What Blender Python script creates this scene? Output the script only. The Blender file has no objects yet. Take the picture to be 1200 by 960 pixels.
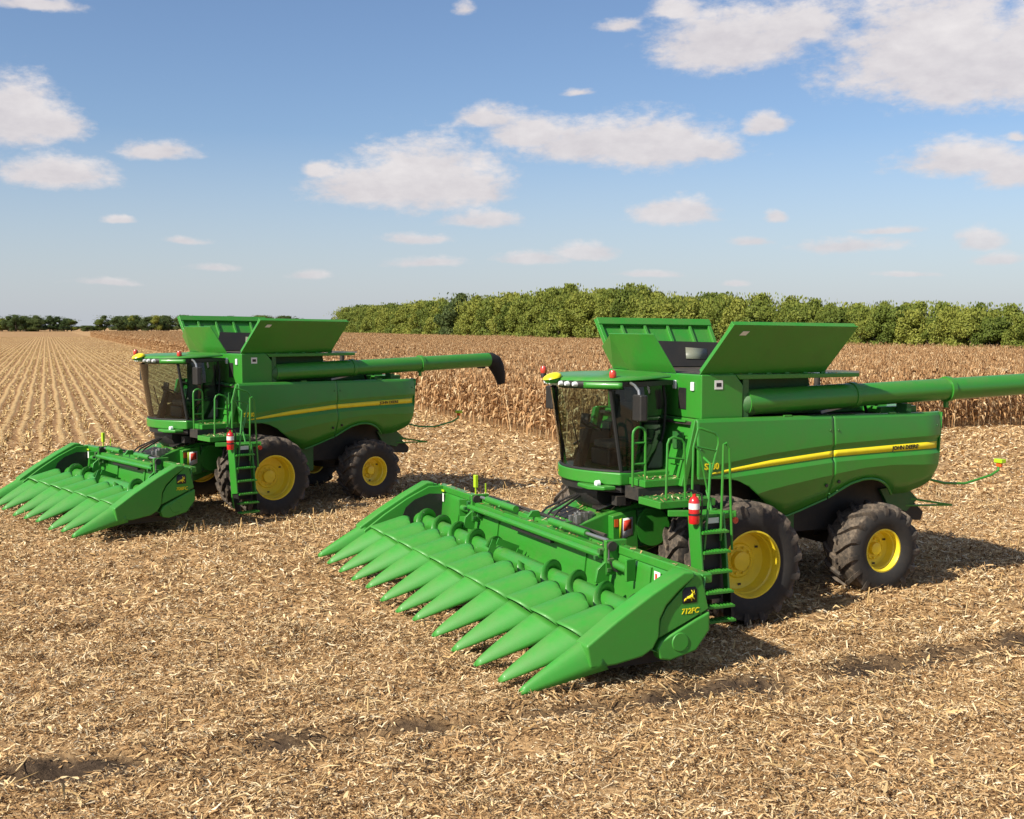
import bpy, bmesh, math, random
import numpy as np
from mathutils import Vector, Matrix
R = math.radians
random.seed(7); rng = np.random.default_rng(11)
scene = bpy.context.scene
COL = scene.collection
# ------------------------------------------------------------------ camera
CAM_H = 4.428
FPX, HOR = 1360.6, 382.4
cam_d = bpy.data.cameras.new('camera'); cam = bpy.data.objects.new('camera', cam_d); COL.objects.link(cam)
cam.location = (0, 0, CAM_H); cam.rotation_euler = (math.pi/2 - math.atan((480-HOR)/FPX), 0, 0)
cam_d.sensor_width = 36; cam_d.lens = FPX/1200*36; cam_d.clip_start = .1; cam_d.clip_end = 20000
scene.camera = cam
# ------------------------------------------------------------------ light, sky, exposure
SUN_AZ = math.atan2(-.795, -.607); SUN_EL = R(38)
SKY_STRENGTH, SUN_STRENGTH, EXPOSURE = .072, 5.0, 0.55
scene.view_settings.view_transform = 'Standard'; scene.view_settings.look = 'None'
scene.view_settings.gamma = 1; scene.view_settings.exposure = EXPOSURE
sl = bpy.data.lights.new('sun', 'SUN'); sl.energy = SUN_STRENGTH; sl.angle = R(.5); sl.color = (1, .93, .80)
so = bpy.data.objects.new('sun', sl); COL.objects.link(so)
sdir = Vector((math.sin(SUN_AZ)*math.cos(SUN_EL), math.cos(SUN_AZ)*math.cos(SUN_EL), math.sin(SUN_EL)))
so.rotation_euler = sdir.to_track_quat('Z', 'Y').to_euler(); so.location = sdir*60
# node helper
class NT:
    def __init__(s, tree): s.t = tree; s.n = tree.nodes; s.l = tree.links
    def node(s, typ, **kw):
        n = s.n.new(typ)
        for k, v in kw.items(): setattr(n, k, v)
        return n
    def put(s, sock, v):
        if isinstance(v, bpy.types.NodeSocket): s.l.new(v, sock)
        elif v is not None: sock.default_value = v
    def math(s, op, a, b=None, c=None, clamp=False):
        n = s.node('ShaderNodeMath', operation=op, use_clamp=clamp)
        s.put(n.inputs[0], a); s.put(n.inputs[1], b); s.put(n.inputs[2], c)
        return n.outputs[0]
    def noise(s, vec, scale, detail=4, rough=.55, dist=0.):
        n = s.node('ShaderNodeTexNoise'); s.put(n.inputs['Vector'], vec)
        n.inputs['Scale'].default_value = scale; n.inputs['Detail'].default_value = detail
        n.inputs['Roughness'].default_value = rough; n.inputs['Distortion'].default_value = dist
        return n.outputs[0]
    def rng(s, v, a, b, c=0., d=1., smooth=False):
        n = s.node('ShaderNodeMapRange', interpolation_type='SMOOTHSTEP' if smooth else 'LINEAR')
        s.put(n.inputs[0], v)
        for i, x in enumerate((a, b, c, d)): s.put(n.inputs[i+1], x)
        return n.outputs[0]
    def mix(s, f, a, b, mode='MIX'):
        n = s.node('ShaderNodeMix', data_type='RGBA', blend_type=mode)
        s.put(n.inputs[0], f); s.put(n.inputs[6], a if not isinstance(a, tuple) else (*a[:3], 1)); s.put(n.inputs[7], b if not isinstance(b, tuple) else (*b[:3], 1))
        return n.outputs[2]
    def ramp(s, f, stops, interp='LINEAR'):
        n = s.node('ShaderNodeValToRGB'); cr = n.color_ramp; cr.interpolation = interp
        while len(cr.elements) < len(stops): cr.elements.new(.5)
        for e, (p, c) in zip(cr.elements, stops): e.position = p; e.color = (*c, 1)
        s.put(n.inputs[0], f); return n.outputs[0]
    def sep(s, v):
        n = s.node('ShaderNodeSeparateXYZ'); s.put(n.inputs[0], v); return n.outputs
    def comb(s, x, y, z):
        n = s.node('ShaderNodeCombineXYZ')
        for i, q in enumerate((x, y, z)): s.put(n.inputs[i], q)
        return n.outputs[0]

world = bpy.data.worlds.new('World'); scene.world = world; world.use_nodes = True
def build_sky():
    T = NT(world.node_tree); T.n.clear()
    out = T.node('ShaderNodeOutputWorld'); bg = T.node('ShaderNodeBackground'); T.l.new(bg.outputs[0], out.inputs[0])
    bg.inputs[1].default_value = SKY_STRENGTH
    sky = T.node('ShaderNodeTexSky', sky_type='NISHITA', sun_disc=False, sun_elevation=SUN_EL, sun_rotation=SUN_AZ,
                 altitude=300, air_density=1.0, dust_density=1.2, ozone_density=2.2)
    tc = T.node('ShaderNodeTexCoord')
    x, y, z = T.sep(tc.outputs['Generated'])
    az = T.math('ARCTAN2', x, y); el = T.math('ARCSINE', z)
    P = T.comb(az, T.math('MULTIPLY', el, 1.9), 0)
    wob = T.noise(P, 26, 7, .62)
    wob2 = T.noise(P, 8, 3, .5)
    warp = T.math('MULTIPLY', T.math('SUBTRACT', wob2, .5), .035)
    aw = T.math('ADD', az, warp); ew = T.math('ADD', el, T.math('MULTIPLY', warp, .35))
    # clouds, each a direction (azimuth, elevation) and half sizes; (u, v) below are only a handy notation for a direction
    clouds = [(14,120,56,38,1),(58,138,42,20,1),(66,196,66,17,1),(186,172,44,11,.8),(500,196,95,42,1),(430,212,75,24,1),(560,212,50,22,.9),(376,196,24,11,.85),
      (765,158,100,30,1),(690,160,95,24,1),(620,148,60,20,.95),(575,134,46,13,.9),(840,168,36,16,.9),(897,141,27,13,.9),(787,246,55,15,.95),(855,34,95,34,1),(930,20,60,26,.9),
      (1090,30,120,62,1),(1120,70,85,40,1),(1190,50,60,50,1),(1130,180,78,20,.95),(1190,190,45,22,.95),(566,253,58,12,.75),(690,291,46,12,.8),(625,299,55,9,.7),(483,277,52,8,.55),
      (990,284,66,10,.65),(1150,277,30,13,.85),(880,281,34,7,.55),(1172,300,42,8,.6),(765,318,54,6,.5),(215,280,42,6,.4),(138,256,20,6,.5),(911,250,17,9,.5),
      (40,0,64,9,.7),(545,6,18,10,.3),(795,4,42,16,.6),(720,28,36,10,.25),(1194,157,14,7,.6),(500,304,62,8,.4),(366,318,34,8,.35),(862,331,24,5,.3),(250,312,44,6,.35),
      (1040,268,50,6,.35),(680,105,26,6,.25),(120,330,60,5,.3),(1060,320,60,5,.25),(330,-60,120,30,.9),(700,-90,160,40,1),(-160,60,120,34,1),(-260,200,90,22,.9),(1420,120,110,30,1),(1500,230,90,14,.8),(1350,-40,120,36,1)]
    M = None; SH = None
    for (u, v, w, h, k) in clouds:
        a = (u-600)/FPX; b = (480-v)/FPX; t = math.atan((480-HOR)/FPX)
        d = Vector((a, math.cos(t)+b*math.sin(t), -math.sin(t)+b*math.cos(t))).normalized()
        A, E = math.atan2(d.x, d.y), math.asin(d.z); W, H = w/FPX*1.15, h/FPX*1.15
        E -= H*.45
        dx = T.math('DIVIDE', T.math('SUBTRACT', aw, A), W)
        de = T.math('SUBTRACT', ew, E)
        up = T.math('DIVIDE', T.math('MAXIMUM', de, 0), H*1.45); dn = T.math('DIVIDE', T.math('MINIMUM', de, 0), H*.80)
        r2 = T.math('ADD', T.math('MULTIPLY', dx, dx), T.math('ADD', T.math('MULTIPLY', up, up), T.math('MULTIPLY', dn, dn)))
        m = T.math('MULTIPLY', T.math('SUBTRACT', 1, T.math('SQRT', r2)), 1.0)
        m = T.math('ADD', m, (k-1)*.42)
        sh = T.math('MULTIPLY', up, T.rng(m, -.3, .25, 0, 1, True))
        M = m if M is None else T.math('SMOOTH_MAX', M, m, .22)
        SH = sh if SH is None else T.math('SMOOTH_MAX', SH, sh, .2)
    # scattered clouds over the rest of the sky
    far = T.math('MAXIMUM', T.rng(T.math('ABSOLUTE', az), .62, .8), T.rng(el, .36, .5))
    gen = T.math('SUBTRACT', T.rng(T.noise(T.comb(az, T.math('MULTIPLY', el, 2.6), 0), 5, 4, .5), .53, .75), T.math('SUBTRACT', 1, far))
    M = T.math('MAXIMUM', M, gen)
    dens = T.math('ADD', M, T.math('MULTIPLY', T.math('SUBTRACT', wob, .5), 1.0))
    dens = T.math('ADD', dens, T.math('MULTIPLY', T.math('SUBTRACT', T.noise(P, 90, 5, .62), .5), .6))
    mask = T.math('MULTIPLY', T.rng(dens, -.04, .56, smooth=True), .94)
    mask = T.math('MULTIPLY', mask, T.rng(el, .02, .11, .65, 1))
    lit = T.math('ADD', T.math('MULTIPLY', SH, .5), T.math('MULTIPLY', wob, .75), clamp=True)
    ccol = T.mix(T.math('ADD', lit, T.math('MULTIPLY', T.math('SUBTRACT', T.noise(P, 55, 5, .6), .5), .7), clamp=True), (5.7, 5.35, 5.65), (8.4, 7.95, 7.85))
    tint = T.mix(1, sky.outputs[0], (1.06, 1.12, 1.24), 'MULTIPLY')
    hz = T.rng(el, -.02, .16, .75, 0)
    base = T.mix(hz, tint, (5.8, 6.15, 6.95))
    T.l.new(T.mix(mask, base, ccol), bg.inputs[0])
build_sky()
# ------------------------------------------------------------------ materials
MATS = {}
def mat(name): 
    m = bpy.data.materials.new(name); m.use_nodes = True; MATS[name] = m
    T = NT(m.node_tree); return m, T, T.n['Principled BSDF']
def paint(name, col, rough=.4, dust=.25, coat=.15, metal=0., dustcol=(.30, .21, .12), scale=3.):
    m, T, b = mat(name)
    tc = T.node('ShaderNodeTexCoord').outputs['Object']
    n1 = T.noise(tc, scale, 6, .65); n2 = T.noise(tc, scale*9, 3, .6)
    zz = T.sep(tc)[2]
    f = T.math('MULTIPLY', T.rng(T.math('ADD', T.math('MULTIPLY', n1, .7), T.math('MULTIPLY', n2, .3)), .42, .75), dust)
    f = T.math('ADD', f, T.math('MULTIPLY', T.rng(zz, .1, 1.3, 1, 0), dust*.35*1), clamp=True)
    nz = T.sep(T.node('ShaderNodeNewGeometry').outputs['Normal'])[2]
    f = T.math('ADD', f, T.math('MULTIPLY', T.math('MULTIPLY', T.rng(nz, .35, 1), T.rng(n1, .38, .62)), dust*1.2), clamp=True)
    c2 = tuple(x*.86 for x in col)
    base = T.mix(T.rng(n1, .3, .7), col, c2)
    T.l.new(T.mix(f, base, dustcol), b.inputs['Base Color'])
    T.l.new(T.math('ADD', T.math('MULTIPLY', f, .9), T.rng(n2, 0, 1, rough-.05, rough+.08), clamp=True), b.inputs['Roughness'])
    b.inputs['Metallic'].default_value = metal; b.inputs['Coat Weight'].default_value = coat; b.inputs['Coat Roughness'].default_value = .12
    bm = T.node('ShaderNodeBump'); bm.inputs['Strength'].default_value = .04; bm.inputs['Distance'].default_value = .01
    T.l.new(T.noise(tc, 1.7, 2), bm.inputs['Height']); T.l.new(bm.outputs[0], b.inputs['Normal'])
    return m
GREEN = paint('green_paint', (.028, .235, .020), .36, .09, .25)
def scuff(m):
    T = NT(m.node_tree); b = T.n['Principled BSDF']; src = b.inputs['Base Color'].links[0].from_socket
    mp = T.node('ShaderNodeMapping'); mp.inputs['Scale'].default_value = (3, 16, 16); T.l.new(T.node('ShaderNodeTexCoord').outputs['Object'], mp.inputs['Vector'])
    k = T.math('MULTIPLY', T.rng(T.noise(mp.outputs[0], 3, 6, .75), .60, .74), T.rng(T.noise(mp.outputs[0], .4, 3), .42, .62))
    T.l.new(T.mix(T.math('MULTIPLY', k, .38), src, (.20, .40, .16)), b.inputs['Base Color']); return m
POLY = paint('green_poly', (.032, .265, .024), .46, .08, .05, scale=2.); scuff(POLY)
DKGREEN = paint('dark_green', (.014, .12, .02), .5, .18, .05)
YELLOW = paint('yellow_paint', (.88, .68, .02), .35, .12, .3)
STRIPE = paint('stripe_yellow', (.88, .72, .012), .35, .03, .2)
BLACK = paint('black_plastic', (.012, .012, .012), .5, .05, 0)
RUBBLK = paint('black_seal', (.006, .006, .006), .7, .02, 0)
DARK = paint('dark_metal', (.016, .016, .015), .6, .14, 0)
SEAT = paint('seat_fabric', (.09, .09, .085), .9, .1, 0)
CANVAS = paint('black_canvas', (.008, .008, .008), .8, .02, 0)
STEEL = paint('steel', (.45, .45, .44), .3, .1, 0, metal=.8)
RED = paint('red_paint', (.6, .012, .015), .3, .03, .4)
WHITE = paint('white_decal', (.75, .75, .72), .4, .03, 0)
ORANGE = paint('orange_lens', (.75, .12, .02), .3, .02, .4)
REDLENS = paint('red_lens', (.55, .05, .025), .25, .02, .5)
LIME = paint('lime_reflector', (.42, .62, .02), .4, .03, .1)
PANE = paint('pale_pane', (.17, .19, .14), .35, .1, .2)
LAMP = paint('lamp_lens', (.75, .77, .8), .12, .0, .6)
def rubber():
    m, T, b = mat('tyre_rubber')
    tc = T.node('ShaderNodeTexCoord').outputs['Object']
    at = T.node('ShaderNodeAttribute', attribute_name='tread').outputs['Fac']
    n = T.noise(tc, 9, 6, .7)
    f = T.math('ADD', T.math('MULTIPLY', T.rng(n, .35, .7), T.math('ADD', T.math('MULTIPLY', at, .62), .06)), T.math('MULTIPLY', at, .10), clamp=True)
    T.l.new(T.mix(f, (.017, .016, .015), T.mix(T.rng(T.noise(tc, 25, 3), .4, .6), (.13, .095, .065), (.24, .18, .125))), b.inputs['Base Color'])
    b.inputs['Roughness'].default_value = .8
    return m
RUBBER = rubber()
def glass(name, tint, k=.05):
    m, T, b = mat(name); T.n.remove(b)
    out = [n for n in T.n if n.type == 'OUTPUT_MATERIAL'][0]
    tr = T.node('ShaderNodeBsdfTransparent'); tr.inputs[0].default_value = (*tint, 1)
    gl = T.node('ShaderNodeBsdfGlossy'); gl.inputs['Roughness'].default_value = k; gl.inputs[0].default_value = (1, 1, 1, 1)
    fr = T.node('ShaderNodeFresnel'); fr.inputs[0].default_value = 1.5
    df = T.node('ShaderNodeBsdfDiffuse'); df.inputs[0].default_value = (.13, .14, .12, 1)
    mx = T.node('ShaderNodeMixShader'); T.l.new(fr.outputs[0], mx.inputs[0]); T.l.new(tr.outputs[0], mx.inputs[1]); T.l.new(gl.outputs[0], mx.inputs[2])
    tc = T.node('ShaderNodeTexCoord').outputs['Object']
    m2 = T.node('ShaderNodeMixShader'); T.l.new(T.rng(T.noise(tc, 2.2, 5, .65), .4, .8, .0, .025), m2.inputs[0])
    T.l.new(mx.outputs[0], m2.inputs[1]); T.l.new(df.outputs[0], m2.inputs[2]); T.l.new(m2.outputs[0], out.inputs[0])
    return m
GLASS = glass('tinted_glass', (.72, .82, .76))
DOORGLASS = glass('door_glass', (.46, .54, .50))
def straw(name, stops, rough=.85, trans=.0, patch=False):
    m, T, b = mat(name)
    g = T.node('ShaderNodeNewGeometry').outputs['Random Per Island']
    oi = T.node('ShaderNodeObjectInfo').outputs['Random']
    tc = T.node('ShaderNodeTexCoord').outputs['Object']
    f = T.math('FRACT', T.math('ADD', g, oi)) 
    c = T.ramp(f, stops)
    c = T.mix(T.rng(T.noise(tc, 30, 3), .3, .7, 0, .5), c, T.mix(.5, c, (.12, .07, .03)))
    if patch:
        pn = T.math('ADD', T.math('MULTIPLY', T.noise(tc, .55, 4, .6), .55), T.math('MULTIPLY', T.noise(tc, 2.6, 3, .6), .45))
        c = T.mix(T.rng(pn, .36, .62, .62, 0), c, T.mix(1, c, (.68, .62, .55), 'MULTIPLY'))
    T.l.new(c, b.inputs['Base Color']); b.inputs['Roughness'].default_value = rough
    b.inputs['Specular IOR Level'].default_value = .25
    return m
STRAW = straw('straw', [(0, (.11, .056, .02)), (.18, (.34, .195, .08)), (.45, (.59, .38, .18)), (.75, (.77, .56, .30)), (.93, (.87, .71, .45)), (1, (.90, .79, .57))], patch=True)
STUB = straw('stubble', [(0, (.36, .225, .09)), (.5, (.56, .385, .17)), (1, (.74, .57, .31))])
CORN = straw('dry_corn', [(0, (.18, .085, .032)), (.3, (.34, .18, .075)), (.6, (.47, .275, .125)), (.85, (.60, .40, .205)), (1, (.72, .55, .33))])
def leafmat(name, a, b_, c):
    m, T, b = mat(name)
    g = T.node('ShaderNodeNewGeometry').outputs['Random Per Island']
    oi = T.node('ShaderNodeObjectInfo').outputs['Random']
    tc = T.node('ShaderNodeTexCoord').outputs['Object']
    f = T.math('ADD', T.math('MULTIPLY', g, .22), T.math('ADD', T.math('MULTIPLY', T.noise(tc, .55, 3), .5), T.math('MULTIPLY', oi, .42)), clamp=True)
    T.l.new(T.ramp(f, [(.15, a), (.5, b_), (.85, c)]), b.inputs['Base Color']); b.inputs['Roughness'].default_value = .6
    b.inputs['Specular IOR Level'].default_value = .2
    tl = T.node('ShaderNodeBsdfTranslucent'); T.l.new(T.ramp(f, [(.15, a), (.85, c)]), tl.inputs[0])
    mx = T.node('ShaderNodeMixShader'); mx.inputs[0].default_value = .25
    out = [n for n in T.n if n.type == 'OUTPUT_MATERIAL'][0]
    T.l.new(b.outputs[0], mx.inputs[1]); T.l.new(tl.outputs[0], mx.inputs[2]); T.l.new(mx.outputs[0], out.inputs[0])
    return m
LEAF = leafmat('leaf', (.065, .10, .018), (.15, .19, .032), (.29, .30, .055))
LEAFD = leafmat('leaf_dark', (.04, .07, .022), (.065, .10, .03), (.12, .15, .045))
BARK = paint('bark', (.10, .08, .06), .9, .1, 0)
# ------------------------------------------------------------------ mesh helpers
class MB:
    def __init__(s): s.v = []; s.f = []
    def add(s, vs, fs):
        o = len(s.v); s.v += [tuple(q) for q in vs]; s.f += [tuple(o+i for i in q) for q in fs]; return s
    def box(s, x0, x1, y0, y1, z0, z1):
        v = [(x, y, z) for x in (x0, x1) for y in (y0, y1) for z in (z0, z1)]
        return s.add(v, [(0,1,3,2),(4,6,7,5),(0,4,5,1),(2,3,7,6),(0,2,6,4),(1,5,7,3)])
    def prism(s, poly, lo, hi, ax='y', lo2=None, hi2=None):
        n = len(poly)
        def P(a, b, t): return {'y': (a, t, b), 'x': (t, a, b), 'z': (a, b, t)}[ax]
        f0 = (lambda i: lo) if not isinstance(lo, (list, tuple)) else (lambda i: lo[i])
        f1 = (lambda i: hi) if not isinstance(hi, (list, tuple)) else (lambda i: hi[i])
        v = [P(a, b, f0(i)) for i, (a, b) in enumerate(poly)] + [P(a, b, f1(i)) for i, (a, b) in enumerate(poly)]
        return s.add(v, [tuple(range(n))[::-1], tuple(range(n, 2*n))] + [(i, (i+1) % n, n+(i+1) % n, n+i) for i in range(n)])
    def quadbox(s, a, b, c, d, t):   # a thick panel: four corners and a thickness
        a, b, c, d = map(Vector, (a, b, c, d)); n = (b-a).cross(d-a).normalized()*t
        return s.add([a, b, c, d, a+n, b+n, c+n, d+n], [(3,2,1,0),(4,5,6,7),(0,1,5,4),(1,2,6,5),(2,3,7,6),(3,0,4,7)])
    def bar(s, a, b, w, h=None, up=(0, 0, 1)):
        a, b = Vector(a), Vector(b); h = h or w; d = (b-a).normalized(); u = Vector(up)
        x = d.cross(u)
        if x.length < 1e-4: x = d.cross(Vector((1, 0, 0)))
        x.normalize(); u = x.cross(d); X = x*w/2; U = u*h/2
        v = [p+i*X+j*U for p in (a, b) for i in (-1, 1) for j in (-1, 1)]
        return s.add(v, [(0,1,3,2),(4,6,7,5),(0,4,5,1),(2,3,7,6),(0,2,6,4),(1,5,7,3)])
    def tube(s, pts, r, n=10, cap=True):
        pts = [Vector(p) for p in pts]; rs = r if isinstance(r, (list, tuple)) else [r]*len(pts)
        o = []; px = None
        for i, p in enumerate(pts):
            d = (pts[min(i+1, len(pts)-1)]-pts[max(i-1, 0)]).normalized()
            if px is None:
                px = d.orthogonal().normalized()
            else:
                px = (px - d*px.dot(d)).normalized()
            py = d.cross(px)
            o += [p + (px*math.cos(2*math.pi*k/n) + py*math.sin(2*math.pi*k/n))*rs[i] for k in range(n)]
        f = [(i*n+k, i*n+(k+1) % n, (i+1)*n+(k+1) % n, (i+1)*n+k) for i in range(len(pts)-1) for k in range(n)]
        if cap: f += [tuple(range(n))[::-1], tuple((len(pts)-1)*n+k for k in range(n))]
        return s.add(o, f)
    def lathe(s, prof, c=(0, 0, 0), ax='y', n=32, close=False):
        o = []
        for (r, a) in prof:
            for k in range(n):
                t = 2*math.pi*k/n; p, q = r*math.cos(t), r*math.sin(t)
                o.append(Vector(c) + Vector({'y': (p, a, q), 'z': (p, q, a), 'x': (a, p, q)}[ax]))
        m = len(prof)
        f = [(i*n+k, i*n+(k+1) % n, (i+1)*n+(k+1) % n, (i+1)*n+k) for i in range(m-1) for k in range(n)]
        return s.add(o, f)
    def grid(s, fn, nu, nv):
        v = [fn(i/nu, j/nv) for i in range(nu+1) for j in range(nv+1)]
        return s.add(v, [(i*(nv+1)+j, (i+1)*(nv+1)+j, (i+1)*(nv+1)+j+1, i*(nv+1)+j+1) for i in range(nu) for j in range(nv)])
    def sphere(s, c, rx, ry, rz, n=14, m=8, top=False):
        t0 = 0 if not top else 0
        def fn(u, v):
            a = 2*math.pi*u; b = math.pi*(v-.5) if not top else math.pi/2*v
            return (c[0]+rx*math.cos(b)*math.cos(a), c[1]+ry*math.cos(b)*math.sin(a), c[2]+rz*math.sin(b))
        return s.grid(fn, n, m)
    def mirror_y(s):
        s.v = [(x, -y, z) for x, y, z in s.v]; s.f = [q[::-1] for q in s.f]; return s
    def mesh(s, name, material, smooth=True, ang=35):
        me = bpy.data.meshes.new(name); me.from_pydata(s.v, [], s.f)
        bm = bmesh.new(); bm.from_mesh(me)
        bmesh.ops.remove_doubles(bm, verts=bm.verts, dist=1e-5)
        bmesh.ops.recalc_face_normals(bm, faces=bm.faces); bm.to_mesh(me); bm.free()
        if material: me.materials.append(material)
        if smooth:
            me.shade_smooth(); me.set_sharp_from_angle(angle=R(ang))
        return me
    def build(s, name, material, parent=None, smooth=True, bevel=0, solid=0, label=None, ang=35, off=-1, seg=2):
        o = bpy.data.objects.new(name, s.mesh(name, material, smooth, ang)); COL.objects.link(o)
        if parent: o.parent = parent
        if solid:
            md = o.modifiers.new('solid', 'SOLIDIFY'); md.thickness = solid; md.offset = off
        if bevel:
            md = o.modifiers.new('bevel', 'BEVEL'); md.width = bevel; md.segments = seg; md.limit_method = 'ANGLE'; md.angle_limit = R(40); md.harden_normals = smooth
        if label: o['label'] = label
        return o
def empty(name, loc=(0, 0, 0), rz=0, parent=None):
    o = bpy.data.objects.new(name, None); COL.objects.link(o); o.location = loc; o.rotation_euler = (0, 0, rz); o.empty_display_size = .3
    if parent: o.parent = parent
    return o
def tag(o, label=None, cat=None, group=None, kind=None):
    for k, v in (('label', label), ('category', cat), ('group', group), ('kind', kind)):
        if v: o[k] = v
    return o
def inst(o, parent=None, name=None):
    c = o.copy(); COL.objects.link(c)
    if parent is not None: c.parent = parent
    if name: c.name = name
    return c
def copy_tree(o, parent=None, skip=()):
    c = inst(o, parent)
    for ch in list(o.children):
        if ch.name.split('.')[0] not in skip: copy_tree(ch, c, skip)
    return c
def text_mb(txt, size, fn, bold=0, ext=.003, shear=0):
    cu = bpy.data.curves.new('t', 'FONT'); cu.body = txt; cu.size = size; cu.extrude = ext; cu.offset = bold; cu.resolution_u = 3; cu.shear = shear
    ob = bpy.data.objects.new('t', cu); me = bpy.data.meshes.new_from_object(ob)
    mb = MB(); mb.add([fn(v.co) for v in me.vertices], [tuple(p.vertices) for p in me.polygons])
    bpy.data.objects.remove(ob); bpy.data.curves.remove(cu); bpy.data.meshes.remove(me)
    return mb
def lerp(tab, x):
    return float(np.interp(x, [a for a, b in tab], [b for a, b in tab]))
# ------------------------------------------------------------------ wheels
def tyre_mesh(name, Ro, w, rim, nl):
    mb = MB(); h = w/2; d = Ro-.062
    prof = [(rim, h*.80), (rim+.03, h*.88), (rim+(d-rim)*.35, h*1.0), (rim+(d-rim)*.62, h*1.0), (d-.09, h*.95), (d-.02, h*.86), (d, h*.6), (d+.012, 0)]
    prof = prof + [(r, -a) for r, a in prof[-2::-1]]
    mb.lathe(prof, n=56)
    for side in (1, -1):
        for k in range(nl):
            a0 = 2*math.pi*(k + (0 if side > 0 else .5))/nl
            st = [(-.03, a0, 0), (.33, a0+.10, 0), (.68, a0+.22, 0), (.93, a0+.30, -.03), (1.0, a0+.33, -.12)]
            vs = []; hw = .034/Ro*1.05
            for q, a, dr in st:
                y = side*h*q
                for da, rr in ((-hw*1.5, d-.02+dr), (-hw, Ro+dr*.9), (hw, Ro+dr*.9), (hw*1.5, d-.02+dr)):
                    vs.append((rr*math.cos(a+da), y*1.005, rr*math.sin(a+da)))
            fs = [(i*4+j, i*4+j+1, i*4+j+5, i*4+j+4) for i in range(len(st)-1) for j in range(3)] + [(0,1,2,3), tuple(len(st)*4-4+j for j in range(4))]
            mb.add(vs, fs)
    me = mb.mesh(name, RUBBER, True, 30)
    at = me.attributes.new('tread', 'FLOAT', 'POINT')
    co = np.empty(len(me.vertices)*3, 'f'); me.vertices.foreach_get('co', co); co = co.reshape(-1, 3)
    r = np.hypot(co[:, 0], co[:, 2]); at.data.foreach_set('value', np.clip((r-(Ro-.16))/.08, 0, 1).astype('f'))
    return me
def rim_mesh(name, r, w, depth, hub):
    h = w*.40
    p = [(r+.012, h), (r+.012, h+.018), (r-.012, h+.02), (r-.03, h-.02), (r-.034, h-depth*.35), (r-.052, h-depth*.42), (r-.056, h-depth*.80), (r-.07, h-depth*.96), (r-.12, h-depth),
         (r*.55, h-depth-.004), (r*.5, h-depth+.02), (hub+.06, h-depth+.022), (hub+.05, h-depth+.012), (hub, h-depth+.012), (hub-.01, h-depth+.09), (hub*.5, h-depth+.10), (.0, h-depth+.10)]
    mb = MB(); mb.lathe(p, n=48)
    p2 = [(r+.012, -h), (r-.04, -h), (r-.06, h-depth-.06), (.0, h-depth-.06)]
    mb.lathe(p2, n=48)
    return mb.mesh(name, YELLOW, True, 30)
def wheel(name, parent, Ro, w, rimr, depth, hub, nl, nuts):
    t = bpy.data.objects.new(name, tyre_mesh(name, Ro, w, rimr, nl)); COL.objects.link(t); t.parent = parent
    rm = bpy.data.objects.new('rim', rim_mesh('rim', rimr+.01, w, depth, hub)); COL.objects.link(rm); rm.parent = t
    mb = MB(); yy = w*.40-depth
    for k in range(nuts):
        a = 2*math.pi*k/nuts; c = ((hub+.05)*math.cos(a), (hub+.05)*math.sin(a))
        mb.lathe([(.018, yy+.0), (.018, yy+.05), (.0, yy+.05)], (c[0], 0, c[1]), n=6)
    mb.build('wheel_nuts', YELLOW, t)
    mb = MB()
    for k in range(3):
        a = 2*math.pi*k/3+.5; c = Vector((rimr*.74*math.cos(a), yy+.012, rimr*.74*math.sin(a)))
        mb.bar(c-Vector((0, .005, 0)), c+Vector((0, .008, 0)), .05, .03)
    mb.build('rim_slot', DARK, t)
    return t
# ------------------------------------------------------------------ combine
ZS = [(-4.6, 2.425), (-4.42, 2.42), (-3.3, 2.40), (-2.21, 2.37), (-.87, 2.27), (-.18, 2.20), (.25, 2.16), (.5, 2.13)]     # centre of the yellow stripe
SW = [(-4.5, .115), (-2.2, .10), (-.87, .092), (-.18, .055), (.22, .02), (.5, .02)]
def side_panel(mb, x0, x1, bottom, crease, sgn, n, front_in=0):
    prof_n = 11
    def fn(u, v):
        x = x0+(x1-x0)*u; zb = lerp(bottom, x); zc = max(lerp(crease, x), zb+.005); zs = lerp(ZS, x); sw = lerp(SW, x)/2
        g = min(1, max(0, (.5-x)/.9))
        zt = 3.0-.035*min(1, max(0, (-x)/4.5))
        Z = [zt, zt-.012, zt-.05, zs+.30, zs+sw+.11, zs+sw+.035, zs-sw-.025, zs-sw-.09, zc, zc-(zc-zb)*.5, zb]
        Y = [1.575, 1.615, 1.635, 1.66, 1.665, 1.665-.035*g, 1.665-.035*g, 1.672, 1.672, 1.672-.20*(zc-zb), 1.672-.42*(zc-zb)]
        i = round(v*(prof_n-1)); z = max(Z[i], zb); y = Y[i]
        return (x, sgn*(y-.10*max(0, (-x-4.1)/.45)**2), z)
    mb.grid(fn, n, prof_n-1); return mb
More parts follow.
